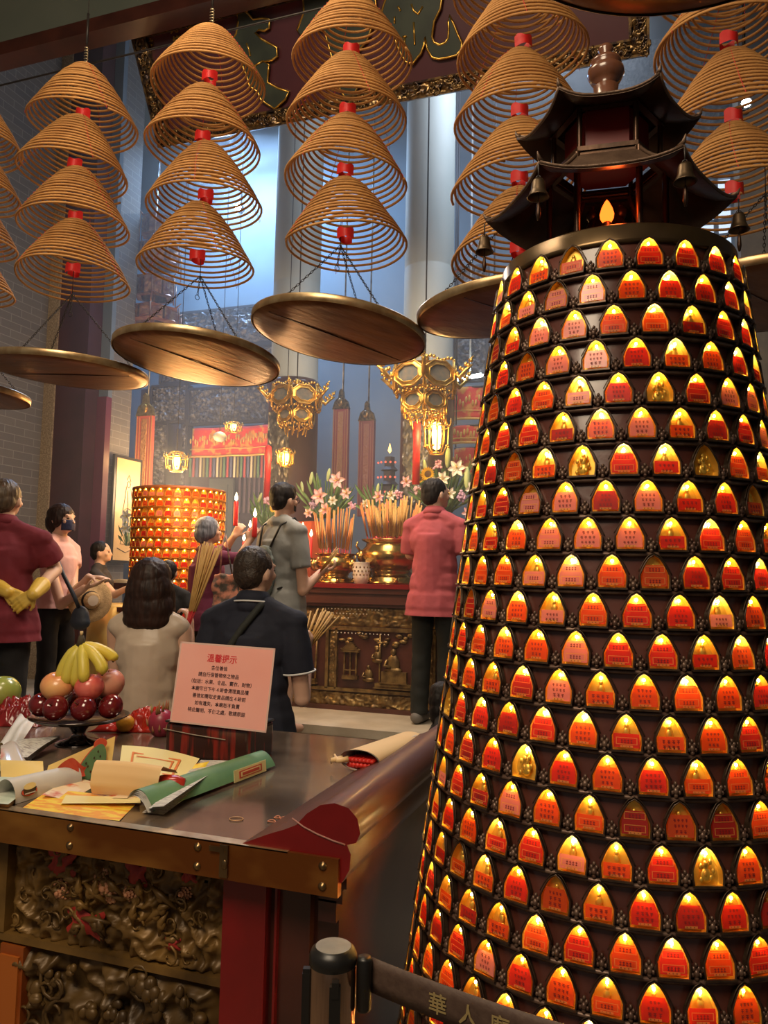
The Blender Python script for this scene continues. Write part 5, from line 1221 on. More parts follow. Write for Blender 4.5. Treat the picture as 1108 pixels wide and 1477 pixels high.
# ================================================================== BACK ALTAR
AY = 5.65
ALT = mat('altar_lacquer', (.060, .018, .012), .35, col2=(.10, .03, .02), scale=5, coat=.3); ALTG = mat('altar_gilt', (.36, .24, .09), .4, .7, col2=(.12, .07, .03), scale=16)
al = thing('altar_table', 'long dark altar table with moulded top and gilt relief panels, carrying the brass censers', 'altar', (-1.7, AY+.45, .55))
def ap(m, name, mats): o = m.build(name, mats); o.parent = al; o.location = (1.7, -AY-.45, -.55); return o
X0, X1 = -3.2, .3
m = MB(); m.bbox((X0-.05, AY-.07, 1.495), (X1+.05, AY+.95, 1.53), 1)
for z0, z1, dy in ((1.455, 1.495, .05), (1.43, 1.455, .03), (1.375, 1.43, .045), (1.35, 1.375, .02)): m.bbox((X0, AY-dy, z0), (X1, AY+.9, z1))
ap(m, 'moulded_top', [ALT, REDL])
m = MB(); m.bbox((X0, AY+.03, .55), (X1, AY+.85, 1.36)); ap(m, 'carcass', ALT)
m = MB(); relief(m, X1-X0, .15, .02, 5, 16, 320, 16, 0, T3(((X0+X1)/2, AY+.028, 1.275))); ap(m, 'carved_frieze', ALTG)
m = MB()
for r_ in range(3):
    for k in range(int(18-5*r_)): m.ball((-2.42+.028*k+.014*(r_ % 2), AY-.002, 1.33-.035*r_), (.0055, .004, .0055), 0, 7, 5)
for k in range(16): m.ball((-2.34+.03*k, AY-.002, 1.145), (.005, .004, .005), 0, 7, 5)
ap(m, 'pearl_beads', mat('pearl', (.75, .70, .60), .3))
m = MB(); m.bbox((X0, AY+.0, 1.165), (X1, AY+.03, 1.195)); m.bbox((X0, AY+.0, .695), (X1, AY+.03, .72))
for k in range(-2, 4): 
    x = -2.40+.80*k
    m.bbox((x-.012, AY, .71), (x+.012, AY+.03, 1.18)); m.bbox((x+.068, AY, .71), (x+.085, AY+.03, 1.18)); relief(m, .05, .44, .014, 60+k, 30, 10, 60, 0, T3((x+.04, AY+.02, .945)))
ap(m, 'gilt_frames', ALTG)
m = MB(); relief(m, X1-X0, .11, .028, 77, 13, 320, 14, 0, T3(((X0+X1)/2, AY+.03, .63))); ap(m, 'scroll_apron', ALTG)
m = MB(); m.bbox((X0, AY-.01, .55), (X1, AY+.05, .585)); ap(m, 'base_rail', ALT)
def pavrel(m, x, z, w):
    m.box((x, AY+.015, z+.015), (w, .05, .03)); 
    for s in (-1, 0, 1): m.box((x+s*w*.38, AY+.005, z+.12), (.012, .016, .19))
    m.box((x, AY+.0, z+.215), (w*1.15, .04, .012)); m.box((x, AY, z+.07), (w*.8, .012, .008))
    for k in range(5): m.box((x, AY+.004, z+.23+.012*k), (w*(1.1-.22*k), .035, .013))
    m.tube([(x-w*.62, AY-.005, z+.235), (x-w*.5, AY-.005, z+.222), (x, AY-.005, z+.222), (x+w*.5, AY-.005, z+.222), (x+w*.62, AY-.005, z+.235)], .005, 5)
def figrel(m, x, z, s):
    m.ball((x, AY+.01, z+.05*s), (.035*s, .02, .05*s)); m.ball((x, AY+.005, z+.11*s), (.016*s, .016, .018*s)); m.ball((x, AY+.008, z+.015*s), (.05*s, .02, .02*s))
    m.tube([(x-.03*s, AY, z+.07*s), (x-.045*s, AY-.01, z+.04*s), (x-.01*s, AY-.01, z+.035*s)], .009*s, 6)
for k in range(-2, 3):
    x = -2.40+.80*k; m = MB(); pavrel(m, x+.20, .79, .13); figrel(m, x+.35, .78, 1); figrel(m, x+.55, .85, 1.5); m.box((x+.56, AY+.015, .82), (.20, .05, .09)); m.box((x+.56, AY+.01, .755), (.30, .05, .04)); figrel(m, x+.42, .93, .9)
    for q in range(3): m.box((x+.56, AY+.0, .74+.02*q), (.32-.05*q, .05, .008))
    rr = random.Random(k); 
    for q in range(22): cx, cz = x+rr.uniform(.12, .74), rr.uniform(1.03, 1.15); m.ball((cx, AY+.02, cz), (rr.uniform(.015, .035), .02, rr.uniform(.012, .022)), 0, 8, 5)
    m.tube([(x+.44, AY+.01, .75), (x+.44, AY+.01, 1.15)], .008, 6); m.tube([(x+.70, AY+.01, .75), (x+.71, AY+.01, 1.1)], .009, 6)
    ap(m, 'relief_scene', ALTG)
# censers
def censer(px, wy, R, h, lab, handles=True):
    p = at_y(px, 838, wy); t = thing('censer', lab, 'censer', (p.x, wy, 1.53), group=None)
    m = MB(); m.lathe([(0, h*.30), (R*.62, h*.30), (R*.70, h*.36), (R*.92, h*.46), (R, h*.60), (R*.98, h*.74), (R*.84, h*.86), (R*.82, h*.92), (R*.98, h*.98), (R*.99, h), (R*.86, h), (R*.80, h*.93), (0, h*.90)], 48); m.build('bowl', BRASS, t)
    m = MB(); m.lathe([(0, 0), (R*.88, 0), (R*.92, h*.03), (R*.78, h*.07), (R*.80, h*.13), (R*.66, h*.17), (R*.58, h*.24), (R*.66, h*.28), (R*.62, h*.31)], 48)
    for k in range(6): a = k*pi/3; m.tube([(R*.8*cos(a), R*.8*sin(a), h*.02), (R*.98*cos(a), R*.98*sin(a), h*.08), (R*.86*cos(a), R*.86*sin(a), h*.15)], .014, 6)
    m.build('stand', BRASS, t)
    m = MB(); m.lathe([(0, h*.94), (R*.8, h*.94)], 30); m.build('ash', mat('ash', (.35, .32, .28), .9, bump=.6, bscale=60), t)
    if handles:
        for s in (-1, 1): m = MB(); m.ball((s*R*.95, -R*.25, h*.62), (.035, .045, .055)); m.ball((s*R*1.02, -R*.36, h*.66), (.02, .02, .02)); m.tube([(s*R*1.0, -R*.3, h*.75), (s*R*1.12, -R*.3, h*.85), (s*R*1.08, -R*.3, h*.95)], .009, 6); m.build('handle', BRASS, t)
    return p
c1 = censer(483, 5.92, .18, .24, 'smaller brass censer on the altar nearest the person in grey'); c2 = censer(563, 6.0, .245, .36, 'big round brass censer on the altar beside the rose polo shirt')
rr = random.Random(21)
def sticks(c, wy, R, z0, n, L, mats_, lab, grp):
    mes = [stick_me(1.0, r_, mm, STKR) for r_, mm in mats_]
    for k in range(n):
        a = rr.uniform(0, 6.28); q = R*sqrt(rr.random()); b = Vector((c.x+q*cos(a), wy+q*sin(a)*.8, z0)); o = bpy.data.objects.new('incense_stick', rr.choice(mes)); COL.objects.link(o)
        l = L*rr.uniform(.75, 1.1); d = Vector((q*cos(a)*.35+rr.uniform(-.03, .03), q*sin(a)*.3+rr.uniform(-.03, .03), l)); orient(o, b, b+d); o.scale = (1, 1, d.length); tag(o, lab, 'incense stick', grp)
sticks(c1, 5.92, .13, 1.53+.21, 34, .40, ((.0055, STKO), (.0055, STK), (.007, STKO)), 'orange-tan incense stick standing in the smaller brass censer', 'incense sticks in the smaller censer')
sticks(c2, 6.0, .20, 1.53+.32, 70, .36, ((.0065, STK), (.008, STK), (.006, STKO)), 'tan incense stick standing in the big brass censer', 'incense sticks in the big censer')
p = at_y(521, 838, 5.78); t = thing('candle_jar', 'white openwork jar between the two brass censers', 'jar', (p.x, 5.78, 1.53)); m = MB(); m.lathe([(0, 0), (.05, 0), (.065, .05), (.072, .12), (.066, .165), (.07, .17), (.058, .165), (.05, .02), (0, .015)], 28); m.build('jar', mat('milky_white', (.78, .70, .58), .35, sss=.1), t)
m = MB()
for r_ in range(3):
    for k in range(14): a = 2*pi*k/14+r_*.22; rr_ = (.066, .071, .071)[r_]; m.ball((rr_*cos(a), rr_*sin(a), .07+.03*r_), (.007, .007, .009), 0, 6, 4)
m.build('pierced_holes', BRONZE, t)
for px, wy, lab in ((450, 6.1, 'orange-red square vase behind the smaller censer'), (432, 6.15, 'orange-red square vase half hidden by the head with glasses')):
    p = at_y(px, 800, wy); t = thing('vase', lab, 'vase', (p.x, wy, 1.53), .3); m = MB(); m.lathe([(0, 0), (.07, 0), (.055, .04), (.075, .28), (.10, .50), (.105, .52), (.09, .52), (.06, .3), (0, .05)], 4, smooth=False); m.build('vase_body', mat('orange_red_glaze', (.62, .12, .05), .35, coat=.4), t)
# flowers
LEAF = mat('leaf_green', (.10, .20, .06), .45, col2=(.20, .32, .10), scale=12); LILYP = mat('lily_pink', (.80, .42, .45), .5, col2=(.90, .72, .70), scale=20); LILYW = mat('lily_white', (.82, .80, .72), .5); YFL = mat('sunflower_yellow', (.85, .58, .04), .5); SEED = mat('sunflower_heart', (.09, .045, .02), .8); BUD = mat('lily_bud', (.45, .55, .25), .5)
def petal(m, b, d, nrm, L, w, mi, curl=.3):
    b = Vector(b); d = Vector(d).normalized(); nrm = Vector(nrm).normalized(); sd = d.cross(nrm)
    m.grid(lambda u, v: tuple(b+d*L*v*(1-.15*v)+sd*w*(u-.5)*sin(pi*min(.97, .12+v*.88))*2*.5+nrm*(L*curl*(v**2.2)*-1+w*.35*(2*u-1)**2+L*.25*v)), 4, 6, mi)
def bouquet(px, py, wy, spread, hgt, n_leaf, blooms, seed, lab, z0=1.53, vase=True):
    rr = random.Random(seed); c = at_y(px, py, wy); t = thing('flower_arrangement', lab, 'flowers', (c.x, wy, z0)); zc = c.z-z0
    if vase: m = MB(); m.lathe([(0, 0), (.07, 0), (.09, .05), (.06, .16), (.085, zc*.45), (.07, zc*.44), (0, .1)], 20); m.build('pot', BRONZE, t)
    m = MB()
    for k in range(n_leaf):
        a = rr.uniform(0, 6.28); e = Vector((cos(a)*spread*rr.uniform(.3, 1), sin(a)*spread*.5*rr.uniform(.3, 1), rr.uniform(-.4, 1)*hgt)); b = Vector((e.x*.2, e.y*.2, zc-hgt*.8)); d = (Vector((0, 0, zc))+e-b); petal(m, b+d*.45, d, Vector((-sin(a), cos(a), .3)), d.length*.42+.04, .026, 0, .15)
        m.tube([b, b+d*.5], .004, 4, 0)
    m.build('foliage', LEAF, t)
    vd = (CAM-Vector((c.x, wy, c.z))).normalized()
    for kind, bx, by, s in blooms:
        q = at_y(bx, by, wy-.28)-Vector((c.x, wy, z0)); m = MB()
        if kind in ('lily', 'wlily'):
            for k in range(6):
                a = k*pi/3+rr.random()*.3; d = Vector((cos(a), -.35, sin(a))); petal(m, q, d, Vector((0, -1, 0)), s, s*.45, 0, .4)
            for k in range(4): m.tube([q, q+Vector((rr.uniform(-.02, .02), -.05, rr.uniform(-.02, .03)))], .0025, 4, 1)
            m.build('lily_bloom', [LILYP if kind == 'lily' else LILYW, YFL], t)
        elif kind == 'sun':
            for k in range(18): a = k*2*pi/18; petal(m, q, Vector((cos(a), -.15, sin(a))), Vector((0, -1, 0)), s, s*.35, 0, .1)
            m.ball(q+Vector((0, -.01, 0)), (s*.45, .015, s*.45), 1, 16, 8); m.build('sunflower_head', [YFL, SEED], t)
        elif kind == 'bud': m.ball(q, (s*.28, s*.28, s), 0, 10, 8, rot=(0, rr.uniform(-.4, .4), 0)); m.build('bud', BUD, t)
        elif kind == 'pom':
            for k in range(26): m.ball(q+Vector((rr.gauss(0, 1), rr.gauss(0, .5), rr.gauss(0, 1)))*s*.33, s*.24, 0, 6, 4)
            m.build('blossom', mat('pom', (rr.uniform(.5, .8), rr.uniform(.3, .5), .5), .6), t)
    return t
bouquet(470, 715, 6.5, .33, .26, 60, [('lily', 462, 716, .10), ('lily', 488, 693, .10), ('lily', 470, 735, .08), ('lily', 500, 712, .07), ('bud', 474, 685, .06), ('bud', 449, 690, .06), ('bud', 436, 702, .05), ('pom', 452, 728, .05), ('wlily', 481, 722, .06), ('lily', 446, 740, .06), ('pom', 508, 730, .045)], 1, 'pink lilies with green leaves on the altar behind the smaller censer')
bouquet(548, 722, 6.5, .26, .18, 40, [('lily', 547, 716, .07), ('pom', 535, 738, .06), ('wlily', 565, 715, .06), ('bud', 545, 705, .05), ('sun', 553, 732, .04), ('pom', 575, 712, .05), ('wlily', 528, 726, .05), ('lily', 584, 724, .05), ('pom', 560, 730, .05)], 2, 'small mixed flowers behind the sticks of the big censer')
bouquet(640, 700, 6.55, .42, .30, 90, [('sun', 618, 684, .075), ('sun', 606, 690, .05), ('lily', 587, 695, .07), ('wlily', 660, 676, .10), ('bud', 599, 680, .09), ('bud', 646, 660, .09), ('bud', 674, 690, .10), ('wlily', 684, 705, .09), ('pom', 690, 735, .07), ('wlily', 640, 690, .08), ('lily', 676, 740, .07), ('bud', 613, 672, .06), ('pom', 668, 715, .06), ('wlily', 650, 712, .07), ('pom', 600, 706, .05), ('wlily', 690, 668, .07), ('pom', 632, 672, .05)], 3, 'large arrangement of sunflowers, lilies and buds behind the rose polo shirt')
bouquet(384, 735, 6.5, .22, .2, 40, [('sun', 396, 733, .05), ('pom', 385, 722, .05), ('bud', 375, 718, .05)], 5, 'yellow flowers and leaves behind the two lifted candles')
bouquet(185, 762, 6.5, .12, .22, 26, [('wlily', 184, 745, .09), ('wlily', 183, 762, .08), ('bud', 186, 775, .05)], 6, 'white lilies left of the glowing drum', .55)
# candles
WAX = mat('red_wax', (.70, .03, .03), .35, sss=.1); FLAME = emis('candle_flame', (1, .66, .28), 14)
def candle(px, py, d, L, r, lab, grp=None, base=None):
    p = at_d(px, py, d)                      # flame position
    t = thing('red_candle', lab, 'candle', (p.x, p.y, p.z-.03-L), group=grp)
    m = MB(); m.lathe([(r*.9, 0), (r, .01), (r, L), (r*.7, L+.004), (0, L+.002)], 16, capb=True); m.build('wax', WAX, t)
    m = MB(); m.tube([(0, 0, L), (0, 0, L+.014)], .0015, 5); m.build('wick', BLACKC, t)
    m = MB(); m.lathe([(.002, L+.008), (.011, L+.02), (.012, L+.032), (.007, L+.05), (0, L+.07)], 12); m.build('flame', FLAME, t)
    return t
candle(341, 718, 5.45, .17, .017, 'tall red candle lifted highest, left of the two held candles'); candle(368, 741, 5.2, .13, .017, 'red candle held to the right of the tallest one')
rk = at_d(390, 800, 6.4); rkt = thing('candle_rack', 'brass candle rack on the altar behind the grey t-shirt', 'candle rack', (rk.x, rk.y, 1.53)); m = MB()
m.box((0, 0, .19), (.62, .12, .02)); m.box((0, 0, .01), (.5, .14, .02))
for s in (-1, 1): m.box((s*.25, 0, .1), (.03, .03, .2))
m.build('rack_frame', BRASS, rkt)
for k, (px, py) in enumerate(((352, 776), (361, 757), (376, 770), (401, 752), (437, 760), (449, 770))):
    p = at_d(px, py, 6.4); candle(px, py, 6.4, max(.05, p.z-.03-1.73), .013, 'short red candle burning low on the altar behind the people', 'small burning candles')
lamp('candle_glow', 'POINT', tuple(at_d(365, 745, 5.75)), 9, (1, .62, .28), .12)
lamp('drum_fill', 'POINT', tuple(at_d(255, 715, 5.45)), 16, (1, .58, .20), .25)  # second lamp: added fill in front of the drum to brighten its rows

# ================================================================== HANGING LANTERNS
GLS = mat('dark_glass', (.10, .12, .12), .1, coat=.6, col2=(.20, .16, .12), scale=20)
def lantern(px, py, wy, sc, lab, ztop=8.01):
    p = at_y(px, py, wy); t = thing('palace_lantern', lab, 'lantern', p); t.rotation_euler = (0, 0, .25); t.scale = (sc,)*3
    for (R, h, z0, tier) in ((.235, .17, .0, 0), (.165, .13, -.18, 1)):
        pan = MB(); fr = MB(); orn = MB()
        for k in range(6):
            a = k*pi/3; n_ = Vector((cos(a), sin(a), 0)); s_ = Vector((-sin(a), cos(a), 0)); w = R*1.10; d0 = R*.90
            Mx = Matrix((s_, -n_*-1, Vector((0, 0, 1)))).transposed().to_4x4(); Mx.translation = n_*d0+Vector((0, 0, z0))
            oct_ = lambda kx, kz: [(kx*cos(q)*1.0, kz*sin(q)) for q in np.linspace(.39, .39+2*pi, 8, endpoint=False)]
            o1 = oct_(w*.50, h*.56); o2 = oct_(w*.36, h*.38)
            vs = [(x, .012, z) for x, z in o1]+[(x, .018, z) for x, z in o2]; fr.add(vs, [(i, (i+1) % 8, (i+1) % 8+8, i+8) for i in range(8)], 0, False, Mx)
            fr.tube([Mx @ Vector((x, .015, z)) for x, z in o1], .008, 5, closed=True); fr.tube([Mx @ Vector((x, .018, z)) for x, z in o2], .005, 5, closed=True)
            pan.add([(x, .006, z) for x, z in o1], [tuple(range(8))], 0, False, Mx)
            ac = a+pi/6; cv = Vector((cos(ac), sin(ac), 0))*R*1.04
            fr.tube([cv+Vector((0, 0, z0-h*.6)), cv+Vector((0, 0, z0+h*.6))], .010, 6)
            if tier == 0:
                cd = cv.normalized()
                orn.tube([cv+Vector((0, 0, z0+.02)), cv+cd*.05+Vector((0, 0, z0-.02)), cv+cd*.10+Vector((0, 0, z0+.03)), cv+cd*.15+Vector((0, 0, z0+.06))], [.016, .018, .015, .006], 7)
                for q in range(6): orn.ball(cv+cd*(.03+.022*q)+Vector((0, 0, z0+.01+.012*q+(q % 2)*.025)), (.014, .014, .018), 0, 7, 5)
                orn.tube([cv+cd*.13+Vector((0, 0, z0+.05)), cv+cd*.12+Vector((0, 0, z0+.10)), cv+cd*.16+Vector((0, 0, z0+.12))], .006, 5)
            for q in range(8): orn.ball(n_*d0+s_*(w*.11*(q-3.5))+Vector((0, 0, z0+h*.6+.012*sin(q*1.2)+.01)), (.014, .010, .014), 0, 6, 4)
            for q in range(6): orn.ball(n_*d0*.98+s_*(w*.14*(q-2.5))+Vector((0, 0, z0-h*.62-.012*abs(sin(q*1.5)))), (.012, .009, .013), 0, 6, 4)
        pan.build('glass_panels', GLS, t); fr.build('gilt_frame', GOLD, t); orn.build('carved_ornament', GOLD, t)
    m = MB(); 
    for k in range(12): a = k*pi/6; m.tube([(.12*cos(a), .12*sin(a), -.26), (.10*cos(a), .10*sin(a), -.34-.02*(k % 2))], .006, 5)
    m.lathe([(.02, .12), (.10, .11), (.2, .10)], 6, smooth=False); m.ball((0, 0, .16), (.03, .03, .04)); m.build('bead_fringe', GOLD, t)
    m = MB(); m.tube([(0, 0, .15), (0, 0, (ztop-p.z)/sc)], .006, 5); m.build('hanging_rod', CHAIN, t)
    return p
lantern(428, 575, 6.3, .95, 'ornate gilt palace lantern in front of the left column'); lantern(613, 548, 6.0, 1.12, 'larger ornate gilt palace lantern in front of the right column')
GLASSL = emis('warm_lamp_glass', (1, .62, .12), 9)
def glow_lantern(px, py, wy, R, h, lab, power, ztop=4.5, tassel=False):
    p = at_y(px, py, wy); t = thing('hanging_lamp', lab, 'lamp', p)
    m = MB(); m.lathe([(0, -h*.42), (R*.30, -h*.36), (R*.42, 0), (R*.34, h*.3), (0, h*.36)], 14); m.build('glowing_bulb', GLASSL, t)
    m = MB()
    for k in range(10): a = k*pi/5; m.tube([(R*.55*cos(a), R*.55*sin(a), -h*.5), (R*1.0*cos(a), R*1.0*sin(a), -h*.25), (R*1.05*cos(a), R*1.05*sin(a), h*.2), (R*.6*cos(a), R*.6*sin(a), h*.5)], .0055, 5); m.tube([(R*1.05*cos(a), R*1.05*sin(a), h*.2), (R*1.25*cos(a), R*1.25*sin(a), h*.3), (R*1.2*cos(a), R*1.2*sin(a), h*.42)], .005, 5); m.ball((R*cos(a+.3), R*sin(a+.3), -h*.32), .011, 0, 6, 4)
    for z in (-h*.5, h*.2, h*.5): rr_ = {0: 1}.get(9, R*(.58 if abs(z) > h*.4 else 1.05)); m.tube([(rr_*cos(q), rr_*sin(q), z) for q in np.linspace(0, 2*pi, 24, endpoint=False)], .006, 5, closed=True)
    m.build('gilt_cage', GOLD, t)
    m = MB(); m.tube([(0, 0, h*.3), (0, 0, ztop-p.z)], .004, 5); m.build('hanging_rod', CHAIN, t)
    if tassel: m = MB(); m.lathe([(.004, .12), (.03, .10), (.035, .0), (.03, -.04), (.032, -.42), (0, -.42)], 14, c=(-.16, -.05, 0)); m.build('tassel', REDPAPER, t)
    lamp('lamp_glow', 'POINT', tuple(p+Vector((0, -R*1.6, 0))), power, (1, .60, .22), .06)
glow_lantern(255, 666, 6.9, .11, .20, 'glowing amber caged lamp above the glowing drum', 9, 8.01); glow_lantern(412, 660, 6.5, .075, .17, 'small glowing amber lamp beside the left column', 5, 8.01, True)
glow_lantern(630, 627, 6.15, .10, .32, 'bright yellow glowing lamp under the larger palace lantern with a red tassel', 10, 2.95, True); glow_lantern(337, 616, 7.6, .09, .11, 'small gilt caged lamp before the red valance', 2, 8.01)
p = at_y(317, 630, 7.5); t = thing('globe_lamp', 'small pale globe lamp hanging left of the gilt lamp before the red valance', 'lamp', p); m = MB(); m.ball((0, 0, 0), (.075, .075, .06)); m.build('globe', mat('pale_globe', (.72, .66, .5), .3), t); m = MB(); m.tube([(0, 0, .05), (0, 0, 8.01-p.z)], .004, 5); m.build('hanging_rod', CHAIN, t)
# tall red hanging ornament, upper left
REDCARV = mat('red_gilt_carving', (.22, .05, .03), .4, .3, col2=(.42, .22, .10), scale=14)
p = at_y(222, 440, 7.2); t = thing('hanging_shrine_lantern', 'tall reddish carved hanging lantern with tassels, behind the two left strings', 'lantern', p)
for z, R, h in ((.9, .16, .22), (.55, .24, .20), (.18, .20, .22), (-.15, .26, .16)):
    m = MB(); m.lathe([(R*.8, -h/2), (R*1.15, -h/2+.01), (R, -h/2+.04), (R*.9, h/2-.03), (R*1.2, h/2), (R*.7, h/2+.03)], 6, c=(0, 0, z), smooth=False)
    for k in range(6): 
        a = k*pi/3; m.tube([(R*1.1*cos(a), R*1.1*sin(a), z+h/2), (R*1.4*cos(a), R*1.4*sin(a), z+h/2+.05)], [.012, .004], 5); m.tube([(R*1.3*cos(a), R*1.3*sin(a), z+h/2), (R*1.3*cos(a), R*1.3*sin(a), z-h/2-.1)], .008, 5)
        relief(m, R*.95, h*.9, .02, k+z, 22, 14, 12, 0, T3((0, 0, z)) @ RZ(a+pi/2) @ T3((0, -R*.92, 0)))
    m.build('carved_tier', REDCARV, t)
m = MB(); m.tube([(0, 0, -.3), (0, 0, 8.01-p.z)], .006, 5); m.lathe([(0, -.25), (.03, -.27), (.025, -.6), (0, -.6)], 12); m.build('rod_and_tassel', REDCARV, t)

# ================================================================== BACK SHRINE
SY = 8.4
def panel_px(x0, y0, x1, y1, wy):
    a = at_y(x0, y1, wy); b = at_y(x1, y0, wy); return (a.x+b.x)/2, (a.z+b.z)/2, b.x-a.x, b.z-a.z
sh = thing('shrine_screen', 'smoky grey carved and gilt screen of the back shrine around the red valance', 'shrine', (-4.4, SY, .55))
def spart(m, name, mats): o = m.build(name, mats); o.parent = sh; o.location = (4.4, -SY, -.55); return o
SCR = mat('smoky_carving', (.10, .10, .13), .45, .25, col2=(.42, .40, .40), scale=18, lo=.45, hi=.7); SCRD = mat('smoky_dark', (.06, .055, .07), .5)
for k, (x0, y0, x1, y1, sc_, w_) in enumerate(((222, 556, 275, 612, 14, 1), (222, 612, 246, 735, 20, 1), (275, 556, 392, 614, 12, 1), (236, 440, 400, 500, 9, 1), (236, 500, 400, 556, 11, 1), (655, 385, 705, 470, 10, 1), (655, 470, 705, 552, 12, 1), (262, 612, 274, 735, 20, 1))):
    cx, cz, w, h = panel_px(x0, y0, x1, y1, SY-.02*(k % 2)); m = MB(); relief(m, w, h, .07, 100+k, sc_*.75, int(min(200, w*90)), int(max(30, h*90)), 0, T3((cx, SY-.04, cz))); m.box((cx, SY+.02, cz), (w, .08, h), 1)
    for s in (-1, 1): m.box((cx, SY-.06, cz+s*h/2), (w, .06, .03), 1); m.box((cx+s*w/2, SY-.06, cz), (.03, .06, h), 1)
    spart(m, 'carved_panel', [SCR, SCRD])
cx, cz, w, h = panel_px(330, 448, 395, 505, SY-.2); m = MB(); relief(m, w*1.2, h*.8, .15, 300, 6, 60, 40, 0, T3((cx, SY-.15, cz+.05)), ridge=False); m.box((cx, SY-.1, cz), (w, .1, h*.8), 1); spart(m, 'crest', [SCR, SCRD])
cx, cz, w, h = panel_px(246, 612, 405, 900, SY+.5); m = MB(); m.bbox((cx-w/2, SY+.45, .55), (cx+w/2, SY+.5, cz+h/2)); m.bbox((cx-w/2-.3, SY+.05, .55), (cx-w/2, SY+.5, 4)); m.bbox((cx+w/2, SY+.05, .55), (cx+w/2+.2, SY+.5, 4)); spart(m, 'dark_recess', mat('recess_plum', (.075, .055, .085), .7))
# pale door leaf and hanging slats inside
cx, cz, w, h = panel_px(300, 690, 338, 780, SY+.3); m = MB(); m.box((cx, SY+.3, cz), (w, .04, h)); m.box((cx-.02, SY+.27, cz), (w*.7, .02, h*.8)); spart(m, 'grey_leaf', mat('grey_green_leaf', (.16, .19, .19), .5))
m = MB()
for k in range(9): cx, cz, w, h = panel_px(345+7*k, 685, 347+7*k, 740, SY+.35); m.box((cx, SY+.35, cz), (.03, .02, h))
spart(m, 'slats', mat('mauve_slat', (.24, .17, .22), .6))
VAL = mat('valance_red', (.85, .04, .03), .55, col2=(.85, .38, .06), scale=9, detail=5, lo=.50, hi=.58); FR = mat('gold_fringe', (.85, .52, .12), .4, .4)
def valance(x0, y0, x1, y1, wy, lab, folds=.02):
    cx, cz, w, h = panel_px(x0, y0, x1, y1, wy); t = thing('embroidered_valance', lab, 'valance', (cx, wy, cz)); m = MB()
    m.grid(lambda u, v: ((u-.5)*w, -folds*sin(u*w*14), (v-.5)*h), 60, 8); solid(m.build('cloth', VAL, t), .006)
    m = MB(); m.tube([((u-.5)*w, -.03-folds*sin(u*w*14), -h/2) for u in np.linspace(0, 1, 50)], .012, 6); m.tube([((u-.5)*w, -.03-folds*sin(u*w*14), -h*.25) for u in np.linspace(0, 1, 50)], .006, 6)
    for k in range(int(w*30)): x = -w/2+k/30; m.ball((x, -.03, h*.05+.10*h*sin(k*1.7)), (.014, .012, .035), 0, 6, 4)
    m.build('gold_fringe', FR, t)
    if x0 > 600:
        m = MB(); m.tube([(-w/2, 0, h/2), (w/2, 0, h/2)], .012, 6)
        for s in (-1, 1): m.tube([(s*w/2*.96, .03, h/2), (s*w/2*.96, .03, 8.01-cz)], .008, 6)
        m.build('hanging_rod', SCRD, t)
    return t
valance(276, 612, 402, 660, SY-.35, 'red embroidered valance with gold fringe across the back shrine'); valance(655, 556, 712, 606, 7.6, 'red embroidered hanging to the right of the larger palace lantern'); valance(652, 612, 712, 640, 7.5, 'lower red fringed hanging right of the yellow lamp')
valance(655, 645, 712, 685, 7.5, 'lowest red fringed drape behind the big flowers', .04)
cx, cz, w, h = panel_px(276, 648, 402, 656, SY-.31); m = MB(); m.box((cx, SY-.31, cz+.03), (w, .02, .03)); m.tube([(cx-w/2, SY-.31, cz+.03), (cx-w/2, SY-.02, cz+.03)], .012, 6); m.tube([(cx+w/2, SY-.31, cz+.03), (cx+w/2, SY-.02, cz+.03)], .012, 6); spart(m, 'hanging_rail', SCRD)
cols_ = [mat('streamer_'+n_, c_, .6) for n_, c_ in (('green', (.10, .22, .12)), ('cream', (.62, .55, .40)), ('red', (.42, .05, .06)), ('olive', (.25, .22, .08)), ('blue', (.10, .12, .25)))]
for k in range(26):
    px = 275+k*4.9; p = at_y(px, 660, SY-.31); o = MB(); o.box((0, 0, -.09), (.026, .006, .30)); o.box((0, -.001, -.225), (.015, .006, .03)); oo = o.build('streamer', cols_[k*7 % 5]); oo.location = p; tag(oo, 'thin coloured cloth streamer hanging under the red valance', 'streamer', 'streamers under the valance')
# couplet boards
def couplet(x0, y0, x1, y1, wy, m_b, m_t, lab, crown=True):
    cx, cz, w, h = panel_px(x0, y0, x1, y1, wy); t = thing('couplet_board', lab, 'board', (cx, wy, cz)); m = MB(); m.box((0, 0, 0), (w, .05, h)); m.build('board', m_b, t)
    m = MB(); relief(m, w*.36, h*.94, .012, x0, 22, 12, 120, 0, T3((0, -.026, 0)));
    for s in (-1, 1): m.box((s*w*.30, -.027, 0), (.008, .008, h*.97)); m.box((s*w*.46, -.027, 0), (.010, .01, h))
    m.build('gilt_writing', m_t, t)
    m = MB(); m.tube([(0, .03, h/2-.1), (0, .03, 8.01-cz)], .010, 6); m.build('hanging_rod', SILVERG, t)
    if crown:
        m = MB(); pts = [(-w*.55, 0), (w*.55, 0), (w*.40, w*.5), (w*.16, w*.7), (w*.12, w*1.1), (0, w*1.25), (-w*.12, w*1.1), (-w*.16, w*.7), (-w*.40, w*.5)]; m.prism(pts, .05, 0, T3((0, -.035, h/2))); m.ball((0, -.04, h/2+w*.4), (w*.2, .02, w*.25)); m.build('peaked_crown', GILTD if m_b is not ORBD else GOLD, t)
ORBD = mat('orange_red_board', (.80, .14, .07), .45, coat=.3)
couplet(193, 600, 222, 735, 7.6, ORBD, mat('gold_script', (.85, .38, .10), .4, .2), 'bright orange-red couplet board with peaked gilt top, left of the shrine')
